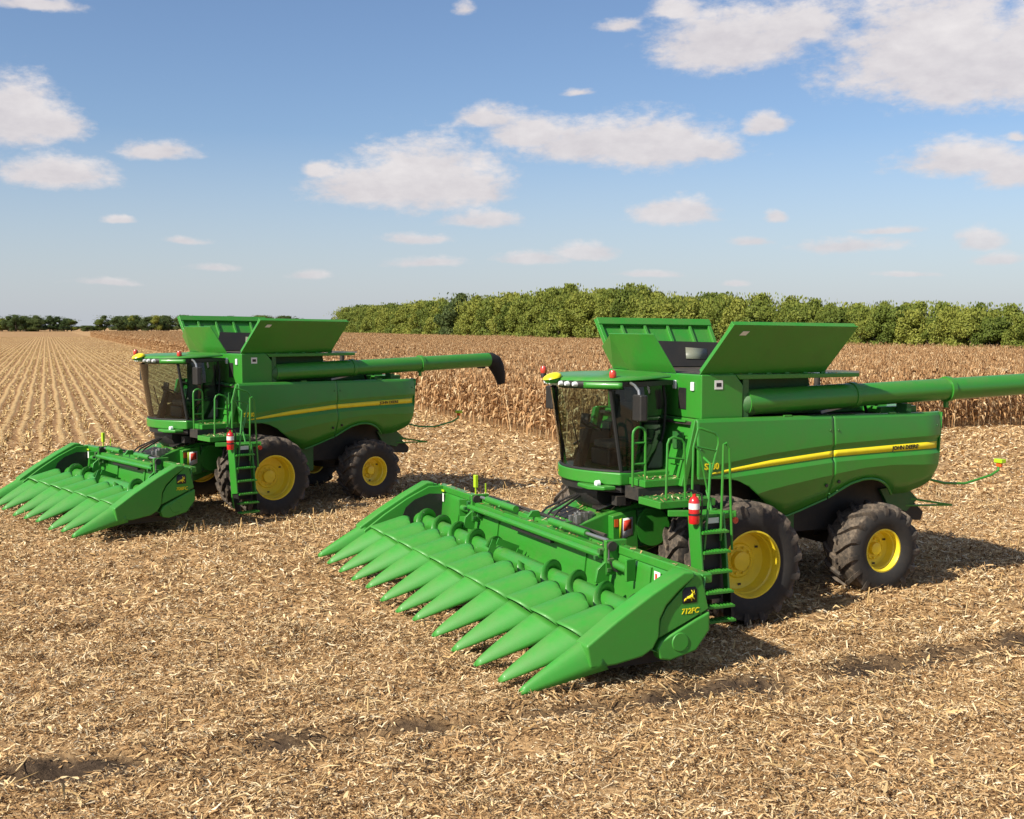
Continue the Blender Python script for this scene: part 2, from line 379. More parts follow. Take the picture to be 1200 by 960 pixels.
def build_combine(root, label_no):
    P = root
    front_b = [(-2.155, 1.62), (-2.0, 1.57), (-1.65, 1.45), (-1.40, 1.375), (-1.28, 1.375), (-1.12, 1.46), (-.9, 1.62), (-.67, 1.79), (-.5, 1.93), (-.3, 2.03), (-.1, 2.08), (.2, 2.10), (.46, 2.10)]
    front_c = [(-2.155, 2.03), (-1.89, 2.0), (-1.38, 1.93), (-.9, 1.86), (-.67, 1.81), (-.5, 1.95), (.46, 2.11)]
    rear_b = [(-4.56, 2.96), (-4.51, 2.6), (-4.47, 2.15), (-4.43, 1.95), (-4.36, 1.80), (-4.25, 1.74), (-3.9, 1.61), (-3.56, 1.60), (-3.48, 1.70), (-3.36, 1.80), (-3.2, 1.875), (-3.02, 1.915), (-2.85, 1.915), (-2.6, 1.86), (-2.4, 1.76), (-2.17, 1.63)]
    rear_c = [(-4.6, 2.08), (-3.4, 2.13), (-2.8, 2.11), (-2.165, 2.04)]
    for s in (1, -1):
        fp = side_panel(MB(), .46, -2.155, front_b, front_c, s, 60).build('front_side_panel', GREEN, P, solid=.03, off=0, ang=9)
        rp = side_panel(MB(), -2.17, -4.56, rear_b, rear_c, s, 60).build('rear_side_panel', GREEN, P, solid=.03, off=0, ang=9)
        def strip(x0, x1, n):
            def fn(u, v):
                x = x0+(x1-x0)*u; zs = lerp(ZS, x); sw = lerp(SW, x)/2; g = min(1, max(0, (.5-x)/.9))
                return (x, s*(1.665-.035*g+.021-.10*max(0, (-x-4.1)/.45)**2), zs+sw*(1-2*v))
            return MB().grid(fn, n, 1)
        strip(.24, -2.15, 30).build('stripe', STRIPE, fp, solid=.004, off=0)
        strip(-2.175, -4.42, 30).build('stripe', STRIPE, rp, solid=.004, off=0)
        # lettering: yellow model number above the tip of the stripe, black maker's name on the stripe
        if s > 0:
            k1 = lambda c: (.34-c.x, 1.686+c.z, 2.235+c.y); k2 = lambda c: (-3.40-c.x, 1.657+c.z, lerp(ZS, -3.40-c.x)-.033+c.y)
        else:
            k1 = lambda c: (-.20+c.x, -1.686-c.z, 2.235+c.y); k2 = lambda c: (-4.15+c.x, -1.657-c.z, lerp(ZS, -4.15+c.x)-.033+c.y)
        text_mb('S780', .135, k1, .004).build('model_number', STRIPE, fp, False)
        text_mb('JOHN DEERE', .098, k2, .002).build('lettering', BLACK, rp, False)
        # arch lip
        lip = [(x, s*(1.69-.42*max(0, lerp(rear_c, x)-lerp(rear_b, x))), lerp(rear_b, x)-.006) for x in np.linspace(-3.56, -2.18, 26)]
        MB().tube(lip, .022, 6).build('arch_lip', GREEN, rp)
        lip = [(x, s*(1.69-.42*max(0, lerp(front_c, x)-lerp(front_b, x))), lerp(front_b, x)-.004) for x in np.linspace(-2.15, -1.35, 12)]
        MB().tube(lip, .018, 6).build('panel_lip', GREEN, fp)
        for (x, z) in ((-2.3, 1.9), (-2.05, 1.85)):
            MB().lathe([(.028, 0), (.028, .02*s), (0, .024*s)], (x, s*1.63, z), n=10).build('latch', BLACK, rp if x < -2.16 else fp)
        # lower body under the front panel (tank and tool box behind the front wheel)
        MB().box(-1.75, -1.02, min(s*1.0, s*1.22), max(s*1.0, s*1.22), .78, 1.62).build('lower_body_box', DKGREEN, P, bevel=.03)  # darker green than the body: shade between the wheels put into the colour
        MB().bar((-1.55, s*1.27, .98), (-1.30, s*1.27, .98), .10, .05).build('lower_step', GREEN, P, bevel=.01)
        # dark wheel housings
        MB().box(-1.0, .25, s*.95, s*.99, .9, 2.6).build('wheel_housing', DARK, P)
    MB().box(-4.25, .3, -.98, .98, 1.0, 2.93).build('body_core', DARK, P)
    MB().add([(-4.45, -1.5, 2.9), (-4.45, 1.5, 2.9), (.4, 1.56, 2.9), (.4, -1.56, 2.9), (-4.45, -1.5, 2.94), (-4.45, 1.5, 2.94), (.4, 1.56, 2.94), (.4, -1.56, 2.94)],
             [(3,2,1,0),(4,5,6,7),(0,1,5,4),(1,2,6,5),(2,3,7,6),(3,0,4,7)]).build('body_deck', DARK, P)
    # rear
    MB().prism([(-4.50, 2.93), (-4.56, 2.9), (-4.50, 2.5), (-4.42, 1.9), (-4.25, 1.72), (-4.1, 1.75), (-4.1, 2.93)], -1.50, 1.50).build('rear_hood', GREEN, P, bevel=.02)
    MB().prism([(-3.85, 1.58), (-4.3, 1.55), (-4.75, 1.15), (-4.7, 1.0), (-4.2, 1.05), (-3.8, 1.2)], -1.0, 1.0).build('straw_chopper', DARK, P, bevel=.02)
    for s in (1, -1):
        MB().bar((-4.35, s*1.02, 1.42), (-5.15, s*1.25, 1.28), .05, .035).bar((-4.2, s*1.02, 1.30), (-5.15, s*1.25, 1.28), .04, .03).build('tailboard_bar', GREEN, P)
        MB().prism([(-3.7, 1.62), (-4.25, 1.66), (-4.55, 1.40), (-4.3, 1.2), (-3.9, 1.3)], s*1.0, s*1.06).build('chopper_side', DKGREEN, P)
        arm = MB().tube([(-4.42, s*1.45, 1.80), (-4.75, s*1.48, 1.72), (-5.2, s*1.5, 1.69), (-5.8, s*1.5, 1.80), (-5.98, s*1.5, 1.88), (-6.0, s*1.5, 2.0)], .022, 8).build('marker_arm', GREEN, P)
        MB().box(-6.03, -5.97, s*1.45, s*1.56, 1.94, 2.01).build('marker_lamp', ORANGE, arm, bevel=.015)
        MB().box(-6.06, -5.95, s*1.42, s*1.60, 2.013, 2.085).build('marker_reflector', LIME, arm, bevel=.01)
    MB().bar((-3.16, -1.5, .72), (-3.16, 1.5, .72), .2, .22).bar((-3.16, -.3, 1.2), (-3.16, .3, 1.2), .5, .9).build('rear_axle', DARK, P, bevel=.02)
    MB().bar((0, -1.3, .9), (0, 1.3, .9), .38, .34).lathe([(.0, -2.0), (.22, -2.0), (.22, -1.1), (.0, -1.1)], (0, 0, .9)).lathe([(.0, 1.1), (.22, 1.1), (.22, 2.0), (.0, 2.0)], (0, 0, .9)).build('front_axle', DARK, P)
    # front bulkhead between the cab and the side panels
    MB().add([(.28, -1.55, 2.985), (.28, 1.55, 2.985), (.60, 1.48, 2.0), (.60, -1.48, 2.0), (.1, -1.55, 2.985), (.1, 1.55, 2.985), (.1, 1.48, 1.95), (.1, -1.48, 1.95)],
             [(0,1,2,3),(7,6,5,4),(0,4,5,1),(1,5,6,2),(2,6,7,3),(3,7,4,0)]).build('front_bulkhead', GREEN, P, bevel=.015)
    for s in (1, -1):
        MB().bar((.44, s*1.585, 2.99), (.66, s*1.56, 1.98), .10, .10, (0, s, 0)).build('bulkhead_post', GREEN, P, bevel=.015)
        MB().quadbox((.41, s*1.0, 2.72), (.41, s*1.38, 2.72), (.55, s*1.38, 2.28), (.55, s*1.0, 2.28), .03*s).build('bulkhead_cover', GREEN, P, bevel=.01)
        MB().bar((.40, s*1.25, 2.95), (.40, s*.9, 2.95), .05, .03).bar((.5, s*1.44, 2.55), (.62, s*1.44, 2.1), .05, .12).build('bulkhead_bracket', GREEN, P, bevel=.005)
        MB().box(.44, .50, s*1.02, s*1.26, 2.52, 2.78).build('bulkhead_recess', DKGREEN, P)
    # grain tank
    tank = MB().prism([(.27, 2.99), (.27, 3.68), (-.36, 3.68), (-.51, 3.5), (-.51, 2.99)], -1.47, 1.47).build('grain_tank', GREEN, P, bevel=.02)
    MB().prism([(-.512, 2.99), (-.512, 3.672), (-2.15, 3.672), (-2.3, 2.99)], -1.47, .98).build('tank_wall', DKGREEN, P)
    MB().add([(-.37, 1.47, 3.674), (-2.75, 1.56, 3.664), (-2.75, 1.0, 3.664), (-.37, 1.0, 3.674), (-.44, 1.47, 3.594), (-2.75, 1.56, 3.60), (-2.75, 1.0, 3.60), (-.44, 1.0, 3.594)],
             [(0,1,2,3),(7,6,5,4),(0,4,5,1),(1,5,6,2),(2,6,7,3),(3,7,4,0)]).build('tank_sill', GREEN, P, bevel=.012)
    MB().bar((-2.2, 1.35, 3.70), (-2.95, 1.3, 3.67), .05, .035).build('sill_rail', STEEL, P)
    MB().box(.272, .285, .84, 1.05, 3.12, 3.46).build('tank_vent', BLACK, tank, bevel=.006)
    for y, z in ((.73, 3.50), (1.24, 3.49)):
        MB().box(.27, .30, y-.045, y+.045, z-.07, z+.07).build('tank_lamp', LAMP, tank, bevel=.012)
    MB().box(-.12, .03, 1.472, 1.478, 3.45, 3.59).build('safety_decal', WHITE, tank)
    MB().box(-.09, .0, 1.478, 1.481, 3.49, 3.55).build('decal_print', DARK, tank)
    # tank extensions (open lids)
    def lid(name, a, b, c, d, t, rib_n, label, m=GREEN, frame=True, box=.06):
        # a, b lower corners; d, c upper corners; inner face on the side of +t
        a, b, c, d = map(Vector, (a, b, c, d))
        o = MB().quadbox(a, b, c, d, .02 if t > 0 else -.02).build(name, m, P, bevel=.004, label=label)
        n = (b-a).cross(d-a).normalized()*(.02 if t > 0 else -.02)*1.0
        nn = n.normalized()
        L = lambda u, v: (a+(b-a)*u)*(1-v)+(d+(c-d)*u)*v
        if frame:
            for k in range(rib_n):
                u = (k+1)/(rib_n+1)
                MB().bar(L(u, .06)+n+nn*.025, L(u, .86)+n+nn*.025, .05, .055, nn).build('rib', m, o, bevel=.004)
            MB().bar(L(.005, .915)+n+nn*.035, L(.995, .915)+n+nn*.035, .08, .15, nn.cross(b-a)).build('top_rail', m, o, bevel=.008)
            for u in (.02, .98):
                MB().bar(L(u, .02)+n+nn*.03, L(u, .90)+n+nn*.03, .07, .06, nn).build('end_rail', m, o, bevel=.006)
        return o, L, nn
    lidL, L, nn = lid('tank_lid', (.27, 1.42, 3.68), (-2.14, 1.42, 3.68), (-2.28, 2.05, 4.42), (.085, 2.05, 4.45), -1, 4, 'left lid tilted outward')
    q = L(.10, .86)
    MB().quadbox(L(.09, .80)-nn*.004, L(.14, .80)-nn*.004, L(.15, .88)-nn*.004, L(.10, .88)-nn*.004, .003).build('safety_decal', WHITE, lidL)
    lid('tank_lid', (.20, -1.42, 3.68), (-2.14, -1.42, 3.68), (-2.24, -2.1, 4.52), (.22, -2.1, 4.55), 1, 4, 'right lid tilted outward with ribs inside')
    lid('tank_lid', (.26, -.72, 3.69), (.26, .74, 3.69), (.60, .60, 4.31), (.60, -.84, 4.31), 1, 2, 'front lid leaning forward', frame=False)
    MB().add([(.20, -1.42, 3.69), (.26, -.74, 3.69), (.58, -.86, 4.29), (.26, -1.72, 4.07)], [(0,1,2,3)]).build('corner_canvas', GREEN, P, smooth=False, solid=.012)
    lid('tank_lid', (-2.14, -.9, 3.69), (-2.14, .9, 3.69), (-2.30, .95, 4.05), (-2.30, -.95, 4.05), -1, 2, 'rear lid', CANVAS, False)
    cv = MB().add([(-.45, -1.34, 3.70), (-2.13, -1.34, 3.69), (-2.2, -1.67, 4.12), (-.75, -1.69, 4.16), (-2.13, -.9, 3.69), (-2.29, -.96, 4.04)], [(0,1,2,3), (1,4,5,2)]).build('corner_canvas', CANVAS, P, smooth=False, solid=.012)
    MB().add([(-1.33, -1.42, 3.84), (-1.79, -1.42, 3.82), (-1.87, -1.57, 4.01), (-1.41, -1.57, 4.04)], [(0,1,2,3)]).build('canvas_window', PANE, cv, solid=.01, off=0)
    MB().add([(-1.9, .95, 3.69), (-2.12, .9, 3.69), (-2.27, .96, 4.02), (-2.18, 1.40, 3.98), (-1.3, 1.36, 3.70)], [(0,1,2,3,4)]).build('corner_canvas', CANVAS, P, solid=.012)
    MB().add([(.2, -1.38, 3.685), (.2, 1.38, 3.685), (-2.1, 1.38, 3.685), (-2.1, -1.38, 3.685)], [(0,1,2,3)]).build('tank_inside', DARK, P)
    # engine deck behind the tank
    MB().box(-4.1, -2.35, -1.3, .75, 2.945, 3.28).build('engine_cover', DKGREEN, P, bevel=.03)
    MB().box(-4.35, -3.55, .5, 1.2, 2.945, 3.06).build('deck_box', GREEN, P, bevel=.02)
    for x in (-3.5, -3.75): MB().tube([(x, .9, 2.95), (x+.1, .95, 3.12), (x+.35, 1.0, 3.16)], .03, 6).build('hose', DARK, P)
    MB().bar((-2.3, 1.15, 3.0), (-3.0, 1.15, 3.12), .04).build('strut', STEEL, P)
    MB().lathe([(.0, 0), (.06, 0), (.06, .35), (.0, .35)], (-3.9, -.9, 3.26), 'z', 12).build('exhaust_stack', DARK, P)
    # unloading auger folded back along the left side
    def au(x): return (x, 1.36+.02*(-x-3)/4, 3.205+.028*(-x))
    ag = MB().tube([au(-.62), au(-2.75)], .205, 24).build('unloading_auger', GREEN, P)
    MB().tube([au(-2.75), au(-7.1)], .19, 24).build('auger_tube', GREEN, ag)
    for x in (-2.78, -4.85):
        MB().tube([au(x+.045), au(x-.045)], .222, 24).build('auger_flange', GREEN, ag)
    MB().bar((-4.85, 1.36, 3.15), (-4.85, 1.36, 3.02), .06).build('flange_foot', GREEN, ag)
    MB().tube([(-.53, 1.10, 3.10), (-.60, 1.28, 3.17), (-.74, 1.36, 3.225)], [.19, .21, .212], 18).build('auger_elbow', DKGREEN, ag)
    MB().box(-.62, -.515, 1.0, 1.46, 2.99, 3.66).build('recess_wall', DKGREEN, P)
    e = Vector(au(-7.1))
    MB().tube([e, e+Vector((-.10, 0, .0)), e+Vector((-.22, .0, -.06)), e+Vector((-.33, 0, -.22)), e+Vector((-.43, 0, -.46)), e+Vector((-.47, 0, -.66))], [.195, .2, .215, .2, .15, .11], 20).build('auger_spout', CANVAS, ag)
    MB().bar(e+Vector((.35, 0, -.20)), e+Vector((.1, 0, -.21)), .06, .05).build('spout_bracket', BLACK, ag)
    MB().bar((-3.9, 1.36, 2.95), (-3.9, 1.36, 3.12), .25, .1).build('auger_cradle', DKGREEN, P)
    # ------------ cab
    cabf = lambda y, z: 1.80+.19*(z-2.2)/1.2-.42*y*y
    xr = [(2.1, .84), (2.2, .77), (2.45, .62), (2.8, .53), (3.2, .50), (3.55, .54), (3.7, .56)]
    ys = lambda z: .965+.03*math.sin((z-2.15)/1.4*math.pi)
    def plan(z, off=0, n=14, rear=None):  # outline of the cab at height z
        pts = []
        for i in range(n+1):
            y = -.97+1.94*i/n; pts.append((cabf(y, z)+off, y*(1+off*.9)))
        r = lerp(xr, z) if rear is None else rear
        return pts, r
    cab = MB()
    fl = [(cabf(-.97+1.94*i/14, 2.1)+.05, (-.97+1.94*i/14)*1.06) for i in range(15)]
    poly = fl + [(.45, 1.03), (.45, -1.03)]
    cab = cab.prism(poly, 1.965, 2.165, 'z').build('cab', GREEN, P, bevel=.025)
    MB().prism([(x*.97, y*.95) for x, y in poly], 1.85, 1.96, 'z').build('cab_underside', BLACK, cab)
    MB().grid(lambda u, v: (cabf(-.95+1.9*u, 2.19+1.25*v), -.95+1.9*u, 2.19+1.25*v), 20, 6).build('windshield', GLASS, cab)
    for s in (1, -1):
        def dg(u, v):
            z = 2.17+1.36*v; xa = cabf(.97, z)-.03; xb = lerp(xr, z); x = xa+(xb-xa)*u
            return (x, s*(ys(z)+.045*math.sin(u*math.pi)-.18*u*u), z)
        MB().grid(dg, 10, 14).build('door_glass', DOORGLASS, cab)
        MB().tube([(lerp(xr, z), s*(ys(z)-.175), z) for z in np.linspace(2.15, 3.56, 14)], .024, 8).build('rear_pillar', RUBBLK, cab)
        MB().tube([(cabf(.965, z)-.015, s*(.965), z) for z in np.linspace(2.15, 3.5, 6)], .034, 8).build('front_pillar', RUBBLK, cab)
        MB().tube([(cabf(.95, 2.18)-.02+(.80-cabf(.95, 2.18)+.02)*u, s*(.975+.045*math.sin(u*math.pi)-.16*u*u), 2.165) for u in np.linspace(0, 1, 8)], .028, 8).build('door_seal', RUBBLK, cab)
        MB().tube([(1.0, s*1.0, 2.62), (.86, s*.95, 2.60), (.84, s*.945, 2.66), (.98, s*.995, 2.68)], .018, 6).build('door_handle', STEEL if False else BLACK, cab)
        # inside of the door: pale lower panel and grab bar
        MB().bar((1.24, s*.92, 2.42), (.82, s*.82, 2.66), .05, .04).build('grab_bar', GREEN, cab)
        MB().quadbox((1.25, s*.93, 2.18), (.84, s*.80, 2.18), (.70, s*.76, 2.58), (1.2, s*.92, 2.36), .015).build('door_lower_panel', DKGREEN, cab)
    MB().tube([(cabf(y, 2.175)+.005, y, 2.175) for y in np.linspace(-.97, .97, 24)], .026, 8).build('windshield_seal', RUBBLK, cab)
    MB().box(.55, .60, -.74, .74, 2.16, 3.50).build('cab_rear_wall', BLACK, cab)
    # roof
    def roofx(y): return 2.06-.40*abs(y)**2.2
    yv = np.linspace(-1.13, 1.13, 21)
    ro = [(roofx(y), y) for y in yv] + [(1.1, 1.13), (.42, .83), (.42, -.83), (1.1, -1.13)]
    def dome(k, z, rise=0): return [(.42+(x-.42)*k, y*k, z+rise*(2.0-x)/1.6) for x, y in ro]
    n = len(ro); m_ = MB(); rings = [dome(.985, 3.565, .05), dome(1.0, 3.585, .045), dome(.99, 3.615, .03), dome(.93, 3.645, .02), dome(.80, 3.665, .015), dome(.5, 3.68, .01)]
    v = [p for r_ in rings for p in r_]; f = [tuple(range(n))[::-1], tuple((len(rings)-1)*n+i for i in range(n))] + [(k*n+i, k*n+(i+1) % n, (k+1)*n+(i+1) % n, (k+1)*n+i) for k in range(len(rings)-1) for i in range(n)]
    roof = m_.add(v, f).build('cab_roof', GREEN, cab, ang=50)
    MB().prism([(x-.06, y*.97) for x, y in ro], 3.50, 3.574, 'z').build('roof_lining', BLACK, cab)
    MB().add(*(lambda a: (a, [(i, i+1, i+23, i+22) for i in range(21)]))([(roofx(y)-.02-.03*(k), y, z) for k, z in ((0, 3.575), (1, 3.46)) for y in np.linspace(.05, 1.15, 22)])).build('roof_visor', BLACK, cab, solid=.02)
    for s in (1, -1):
        vis = [(roofx(y)-.012, y*s, z) for z in (3.57, 3.475) for y in np.linspace(.66, 1.16, 12)]
        MB().add(vis, [(i, i+1, i+13, i+12) for i in range(11)]).build('visor_cap', GREEN, cab, solid=.03, off=0)
        for k in range(4):
            y = s*(.0+.165*k) if s > 0 else s*(.165+.165*k); x = roofx(y)+.0
            if s > 0 or k < 4:
                MB().lathe([(.0, .03), (.03, .025), (.04, .0), (.042, -.05)], (x, y, 3.53), 'x', 14).build('work_light', LAMP, cab)
        mx, my = 1.36, 1.47
        mir = MB().tube([(1.32, s*1.1, 3.56), (1.36, s*1.30, 3.53), (1.38, s*1.45, 3.46), (1.38, s*1.48, 3.36)], .022, 8).build('mirror_arm', STEEL, cab)
        MB().prism([(1.30, s*1.37), (1.34, s*1.33), (1.44, s*1.36), (1.44, s*1.60), (1.34, s*1.63), (1.30, s*1.59)], 3.0, 3.40, 'z').build('mirror', BLACK, cab, bevel=.025)
        bx = (1.56, s*.98) if s > 0 else (1.74, s*1.06)
        b = MB().lathe([(.05, -.04), (.05, .0), (.045, .03)], (bx[0], bx[1], 3.615), 'z', 16).build('beacon_base', BLACK, cab)
        MB().lathe([(.05, .025), (.058, .06), (.056, .10), (.04, .135), (.0, .148)], (bx[0], bx[1], 3.615), 'z', 18).build('beacon', REDLENS, b)
    g = MB().lathe([(.0, 3.53), (.10, 3.53), (.14, 3.575), (.14, 3.605), (.0, 3.62)], (2.12, .02, 0), 'z', 20).build('receiver_base', GREEN, cab)
    MB().grid(lambda u, v: (2.12+.15*math.cos(2*math.pi*u)*math.cos(v*math.pi/2)-.02*math.sin(v*1.57), .02+.165*math.sin(2*math.pi*u)*math.cos(v*math.pi/2), 3.61+.085*math.sin(v*math.pi/2)-.03*math.cos(2*math.pi*u)*math.cos(v*1.57)), 20, 6).build('gps_receiver', STRIPE, g)
    # inside the cab
    MB().box(.75, 1.25, -.3, .3, 2.17, 2.45).build('seat_base', BLACK, cab, bevel=.04)
    st = MB().box(.72, 1.22, -.28, .28, 2.45, 2.58).build('seat', SEAT, cab, bevel=.05)
    MB().prism([(.72, 2.55), (.86, 2.55), (.74, 3.22), (.62, 3.22)], -.26, .26).build('seat_back', SEAT, st, bevel=.05)
    MB().box(.60, .72, -.14, .14, 3.20, 3.40).build('headrest', SEAT, st, bevel=.04)
    MB().prism([(1.55, 2.17), (1.70, 2.17), (1.50, 2.78), (1.40, 2.78)], -.08, .08).build('steering_column', DARK, cab, bevel=.02)
    sw = MB()
    sw.tube([(1.40+.19*math.cos(a)*.8, .19*math.sin(a), 2.82+.19*math.cos(a)*.45) for a in np.linspace(0, 2*math.pi, 25)], .016, 6, False)
    sw.bar((1.36, -.18, 2.81), (1.36, .18, 2.81), .03, .02).build('steering_wheel', BLACK, cab)
    MB().box(.85, 1.3, -.62, -.36, 2.5, 2.72).build('armrest', SEAT, cab, bevel=.03)
    MB().quadbox((1.25, -.62, 2.75), (1.25, -.36, 2.75), (1.22, -.36, 2.98), (1.22, -.62, 2.98), .03).build('monitor', BLACK, cab)
    MB().box(.55, .95, .45, .85, 2.17, 2.62).build('training_seat', SEAT, cab, bevel=.05)
    MB().tube([(cabf(.35, z)-.02, .35-.22*(z-2.25), z) for z in np.linspace(2.22, 2.95, 6)], .010, 5).build('wiper', BLACK, cab)
    MB().lathe([(.0, -.012), (.02, -.01), (.02, 0)], (cabf(-.45, 2.07)+.065, -.45, 2.07), 'x', 10).build('badge', YELLOW, cab)
    # lamps and step under the windshield
    MB().prism([(1.62, .42), (1.84, .35), (1.86, .75), (1.70, .98), (1.50, 1.0)], 1.90, 1.965, 'z').build('front_step', GREEN, P, bevel=.02)
    MB().lathe([(.0, .03), (.05, .02), (.055, -.04)], (1.72, .78, 1.99), 'x', 12).build('step_lamp', LAMP, P)
    MB().bar((1.25, -1.0, 2.02), (1.25, -1.35, 2.02), .12, .03).build('mirror_step', GREEN, P, bevel=.006)
    # ------------ platform, rails, ladder
    MB().box(.42, 1.30, 1.045, 1.52, 1.99, 2.10).build('platform', GREEN, P, bevel=.012)
    MB().box(.45, 1.42, 1.53, 2.15, 1.76, 1.87).build('landing', GREEN, P, bevel=.012)
    gp = MB()
    for k in range(7): gp.bar((.52+.13*k, 1.56, 1.878), (.52+.13*k, 2.12, 1.878), .02, .012)
    gp.build('landing_grip', DKGREEN, P)
    MB().bar((1.30, 2.17, 1.70), (.40, 2.6, 1.70), .08, .09).build('landing_beam', GREEN, P, bevel=.01)
    MB().box(.45, 1.05, 2.152, 2.62, 1.64, 1.72).build('lower_landing', GREEN, P, bevel=.012)
    MB().box(.3, 1.4, 1.1, 1.5, 1.80, 1.985).build('platform_support', DARK, P)
    def hoop(a, b, z0, z1, rad=.085, n=7, r=.02):
        a, b = Vector(a), Vector(b); w = (b-a).length; pts = [Vector((a.x, a.y, z0))]
        for i in range(n+1):
            t = math.pi*i/n; q = .5-.5*math.cos(t); p = a+(b-a)*q; pts.append(Vector((p.x, p.y, z1-rad+rad*math.sin(t))))
        pts.append(Vector((b.x, b.y, z0))); return MB().tube(pts, r, 8)
    def rail(mb): mb.build('handrail', GREEN, P)
    mb = hoop((1.42, 1.36, 0), (1.20, 1.36, 0), 2.0, 2.90, .11)
    for z in (2.66, 2.34): mb.tube([(1.42, 1.36, z), (1.20, 1.36, z)], .016, 8)
    rail(mb)
    def sq(mb, pts, r=.019): return mb.tube(pts, r, 8)
    mb = MB(); sq(mb, [(1.24, 2.02, 1.80), (1.22, 2.02, 2.70), (1.19, 2.02, 2.77), (1.12, 2.02, 2.80), (.98, 2.02, 2.76), (.93, 2.02, 2.70), (.90, 2.02, 1.78)])
    sq(mb, [(1.22, 2.02, 2.5), (.92, 2.02, 2.46)], .015); rail(mb)
    mb = MB(); sq(mb, [(.92, 2.22, 1.76), (.90, 2.22, 2.66), (.82, 2.22, 2.93), (.78, 2.22, 2.93), (.53, 2.22, 2.85), (.47, 2.22, 2.79), (.46, 2.22, 2.70), (.66, 2.22, 2.0), (.66, 2.4, 1.62)])
    sq(mb, [(.88, 2.22, 2.67), (.50, 2.22, 2.59)], .015); sq(mb, [(.88, 2.22, 2.68), (.80, 2.23, 2.6), (.66, 2.24, 2.0)], .016); rail(mb)
    mb = MB(); sq(mb, [(.75, 2.72, 1.35), (.74, 2.72, 1.9), (.72, 2.72, 2.74), (.68, 2.72, 2.76), (.62, 2.72, 2.68), (.58, 2.72, 1.8), (.55, 2.72, 1.2)]); rail(mb)
    mb = MB(); sq(mb, [(1.06, 2.74, 1.1), (.98, 2.74, 1.9), (.86, 2.60, 2.45), (.84, 2.4, 2.52)]); rail(mb)
    # ladder: swings in front of the front wheel
    ld = MB().prism([(1.155, 1.74), (1.165, .62), (1.13, .32), (1.0, .30), (1.03, .62), (1.02, 1.74)], 2.62, 2.665).build('ladder', GREEN, P, bevel=.008)
    MB().bar((1.155, 2.63, 1.74), (1.165, 2.80, .66), .03, .28, (0, 1, .1)).build('ladder_stringer', GREEN, ld, bevel=.006)
    MB().bar((.68, 2.63, 1.74), (.69, 2.80, .66), .035, .12, (0, 1, .1)).build('ladder_stringer', GREEN, ld, bevel=.006)
    MB().bar((1.15, 2.81, .66), (1.11, 2.84, .26), .02, .24, (0, 1, 0)).bar((.69, 2.81, .66), (.69, 2.84, .26), .02, .2, (0, 1, 0)).build('ladder_flap', BLACK, ld)
    for k, z in enumerate((1.50, 1.22, .94, .66, .46, .26)):
        y = 2.66+.17*(1.74-z)/1.08
        tm = MB().box(.69, 1.14, y-.03, y+.15, z-.02, z+.012)
        for j in range(8): tm.bar((.72+.056*j, y-.02, z+.018), (.72+.056*j, y+.14, z+.018), .016, .014)
        tm.build('step', GREEN, ld, bevel=.003)
    MB().quadbox((1.10, 2.625, 1.6), (.72, 2.625, 1.6), (.72, 2.70, .5), (1.10, 2.70, .5), .01).build('ladder_back', BLACK, ld)
    MB().box(.75, .95, 2.66, 2.67, 1.60, 1.68).build('ladder_decal', WHITE, ld)
    MB().lathe([(.0, 0), (.05, 0), (.05, .02), (.0, .02)], (.48, 2.68, 1.62), 'y', 12).build('ladder_reflector', REDLENS, ld)
    # ------------ feeder house
    fh = MB().prism([(.25, 1.35), (.55, 1.62), (.95, 1.63), (1.5, 1.50), (2.02, 1.34), (2.12, 1.2), (2.12, .5), (1.25, .68), (.4, .95)], -.70, .70).build('feeder_house', GREEN, P, bevel=.03)
    fr_ = MB()
    for y0 in (-.45, .15):
        fr_.quadbox((1.42, y0, 1.528), (1.42, y0+.3, 1.528), (1.25, y0+.3, 1.572), (1.25, y0, 1.572), .006)
    fr_.quadbox((1.95, -.4, 1.372), (1.95, .35, 1.372), (1.62, .35, 1.472), (1.62, -.4, 1.472), .006).build('feeder_opening', BLACK, fh)
    MB().prism([(1.05, 1.55), (1.48, 1.47), (1.47, 1.1), (1.2, .88), (1.0, .92)], .70, .86).build('feeder_shield', GREEN, fh, bevel=.02)
    MB().lathe([(.0, .0), (.30, .0), (.32, -.03), (.32, -.14)], (.74, .86, 1.25), 'y', 24).build('drive_cover', GREEN, fh)
    MB().box(.55, 1.02, .70, .83, .93, 1.55).build('drive_housing', DKGREEN, fh, bevel=.04)
    MB().box(1.38, 1.45, .862, .868, 1.30, 1.42).build('orange_reflector', ORANGE, fh)
    MB().add([(1.33, .866, 1.10), (1.12, .866, 1.16), (1.12, .866, 1.44), (1.33, .866, 1.42)], [(0,1,2,3)]).build('warning_decal', WHITE, fh, solid=.004, off=1)
    MB().add([(1.36, .872, 1.12), (1.32, .872, 1.12), (1.32, .872, 1.44), (1.36, .872, 1.42)], [(0,1,2,3)]).build('decal_edge', LIME, fh, solid=.004, off=1)
    MB().add([(1.29, .874, 1.22), (1.15, .874, 1.26), (1.15, .874, 1.41), (1.29, .874, 1.39)], [(0,1,2,3)]).build('decal_print', REDLENS, fh, solid=.003, off=1)
    for i in range(3):
        y = -.2+.2*i; MB().tube([(1.6, y*.3, 1.72), (1.75, y*.6, 1.66), (2.1, y, 1.50), (2.2, y*1.1, 1.40)], .018, 6).build('hose', BLACK, fh)
    MB().lathe([(.0, -.5), (.26, -.5), (.30, -.2), (.30, .25), (.24, .45), (.0, .45)], (1.35, .1, 1.78), 'y', 20).build('lamp_housing', BLACK, P)
